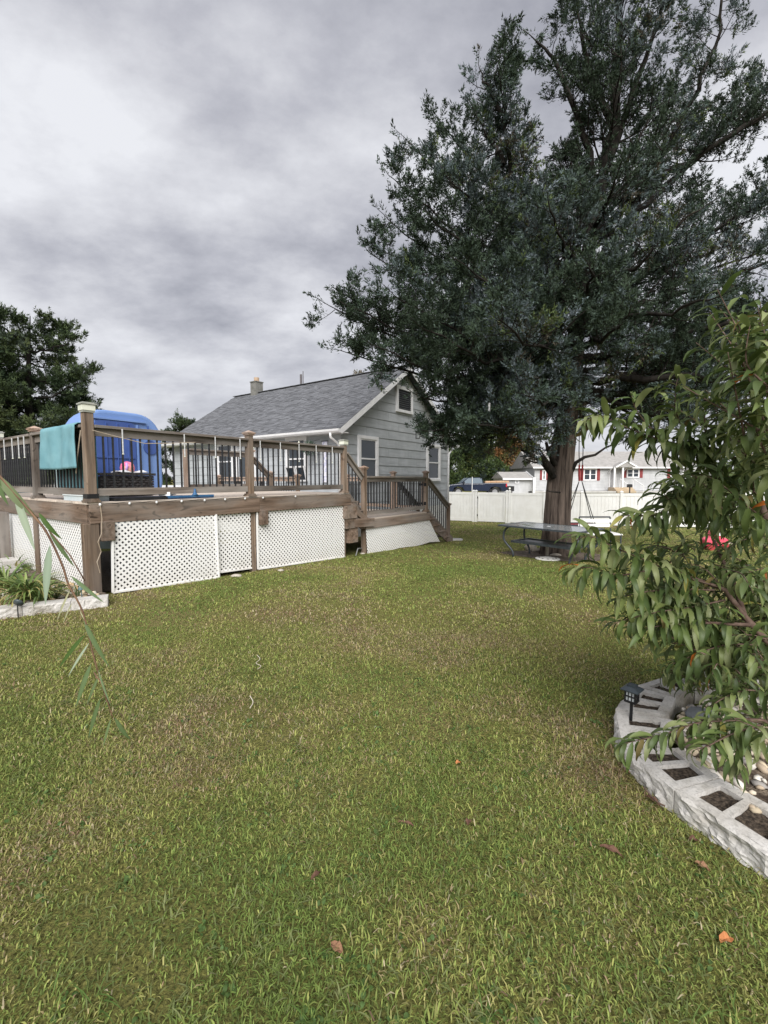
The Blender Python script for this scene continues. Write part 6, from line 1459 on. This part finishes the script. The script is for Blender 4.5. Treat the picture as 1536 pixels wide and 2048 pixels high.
blades(4.2,8.0,2700,(.018,.045),.0085,'grass','short lawn grass in front of the deck')
blades(8.0,16.0,520,(.02,.045),.017,'grass','lawn grass around the cedar and the deck steps')
blades(16.0,26.0,120,(.03,.06),.034,'grass','lawn grass farther back towards the white fence')
def weeds(n,y0,y1,Lr,wd,name,label,pals):
    lv=[];pv=[]; VV=[]
    r=thing(name,label,'weeds',(0,1.8,0)); del_=[]
    cc=[]
    for i in range(n):
        Y=random.uniform(y0,y1); X=random.uniform(-1,1)*(.9*Y)
        if X>1.0 and Y<3.2 and inpoly(np.array([X]),np.array([Y]),RG)[0]: continue
        c=random.choice(pals)
        for j in range(random.randint(3,9)):
            a=random.random()*6.28; el=R(random.uniform(20,75)); d=Vector((math.cos(a)*math.cos(el),math.sin(a)*math.cos(el),math.sin(el))); up=(ZX-d*ZX.dot(d)).normalized(); y=up.cross(d)
            pv.append((leaf_geo(1,wd,R(random.uniform(30,110)),.25,0,4),c)); lv.append((Vector((X+random.gauss(0,.015),Y+random.gauss(0,.015),g(X,Y)+.005)),d,y,up,random.uniform(*Lr),len(pv)-1))
    o=joined_leaves('weeds',lv,pv,r,grassm); M=o.matrix_basis.copy(); o.parent=None; o.matrix_basis=W[r.name]; bpy.data.objects.remove(r); tag(o,label,'weeds',None,'stuff')
weeds(1300,1.0,3.6,(.020,.050),.09,'crabgrass','pale green crabgrass tufts scattered through the near lawn',[(.19,.23,.085),(.25,.28,.12),(.15,.19,.06)])
weeds(260,1.0,3.6,(.012,.022),.7,'clover','small round clover leaves among the lawn grass',[(.10,.17,.05),(.13,.21,.07)])
weeds(90,1.0,3.0,(.05,.10),.035,'long_grass','taller thin green grass blades standing above the near lawn',[(.12,.20,.05),(.16,.24,.07)])

# ------------------------------------------------------------------ litter on the lawn
dlm=M_noise('dead_leaf',(.17,.085,.045),(.30,.17,.10),30,.8,.4); dlm2=M_noise('orange_leaf',(.42,.15,.05),(.5,.22,.09),30,.8,.3); dlm3=M_noise('dark_dead_leaf',(.09,.045,.03),(.16,.085,.055),30,.8,.4)
for px,py,L,w_,rot,m,lb_ in ((1440,1883,.075,.45,.3,dlm2,'orange brown dead leaf near the bottom right corner of the lawn'),(662,1888,.06,.55,-.5,dlm,'curled pale brown dead leaf low in the middle of the lawn'),(1390,1725,.06,.5,-.6,dlm,'tan dead leaf on the grass below the planter blocks'),(935,1650,.055,.5,1.2,dlm3,'dark brown dead leaf right of the middle of the lawn'),
    (1200,1692,.11,.28,-.45,dlm3,'long dark brown curled leaf left of the planter corner'),(797,1643,.10,.16,-.25,dlm3,'dark twig like dead leaf in the middle of the lawn'),(912,1528,.05,.5,.8,dlm2,'small bright orange leaf right of centre on the lawn'),(1292,1592,.08,.35,-.9,dlm3,'dark dead leaf against the foot of the planter block'),
    (622,1760,.07,.3,1.0,dlm3,'narrow dark leaf left of the pale curled leaf'),(1380,1680,.05,.6,.2,dlm3,'small dark leaf in front of the nearest planter block'),(1258,1545,.05,.5,.4,dlm,'tan leaf beside the middle planter blocks'),(1378,1478,.045,.6,.3,dlm,'small tan leaf on the planter stones')):
    p=onG(px,py,.018); L*=.8; geo=leaf_geo(1,w_,R(60),.5,R(20),6,.2); me=bpy.data.meshes.new('dead_leaf'); me.from_pydata([tuple(v) for v in geo[0]],[],geo[1]); me.materials.append(m)
    o=bpy.data.objects.new('dead_leaf',me); M=Matrix.Translation(p)@Matrix.Rotation(rot,4,'Z')@Matrix.Rotation(R(-15),4,'Y')@Matrix.Scale(L,4); place(o,None,M); tag(o,lb_,'leaf')
paler=M_noise('pale_root',(.5,.45,.36),(.62,.56,.46),20,.8)
def twig(pts,r,lb_,m=paler,name='twig'):
    k=MB(); k.tube(bez([onG(*p,.035) for p in pts],16),r,5); tag(k.build(name,m),lb_,'twig')
twig([(514,1310),(520,1318),(512,1326),(522,1332),(515,1338)],.0022,'short pale curly root lying on the lawn below the deck')
twig([(500,1392),(506,1404),(500,1416)],.003,'short pale stick on the dry patch in the middle left of the lawn')
twig([(1288,1575),(1310,1600),(1330,1612)],.004,'thin brown stick beside the planter block',twigm)
for px,py,s,lb_ in ((473,1153,.09,'flat tan stone at the foot of the middle lattice panel'),(561,1142,.06,'small pale stone at the foot of the long lattice panel'),(725,1108,.06,'pale stone by the dark gap under the deck steps')):
    p=onG(px,py); o=bpy.data.objects.new('stone',rock_mesh('stone',s,s*.7,s*.35,px,rkm,2)); place(o,None,Matrix.Translation(p+ZX*.01)); tag(o,lb_,'stone')
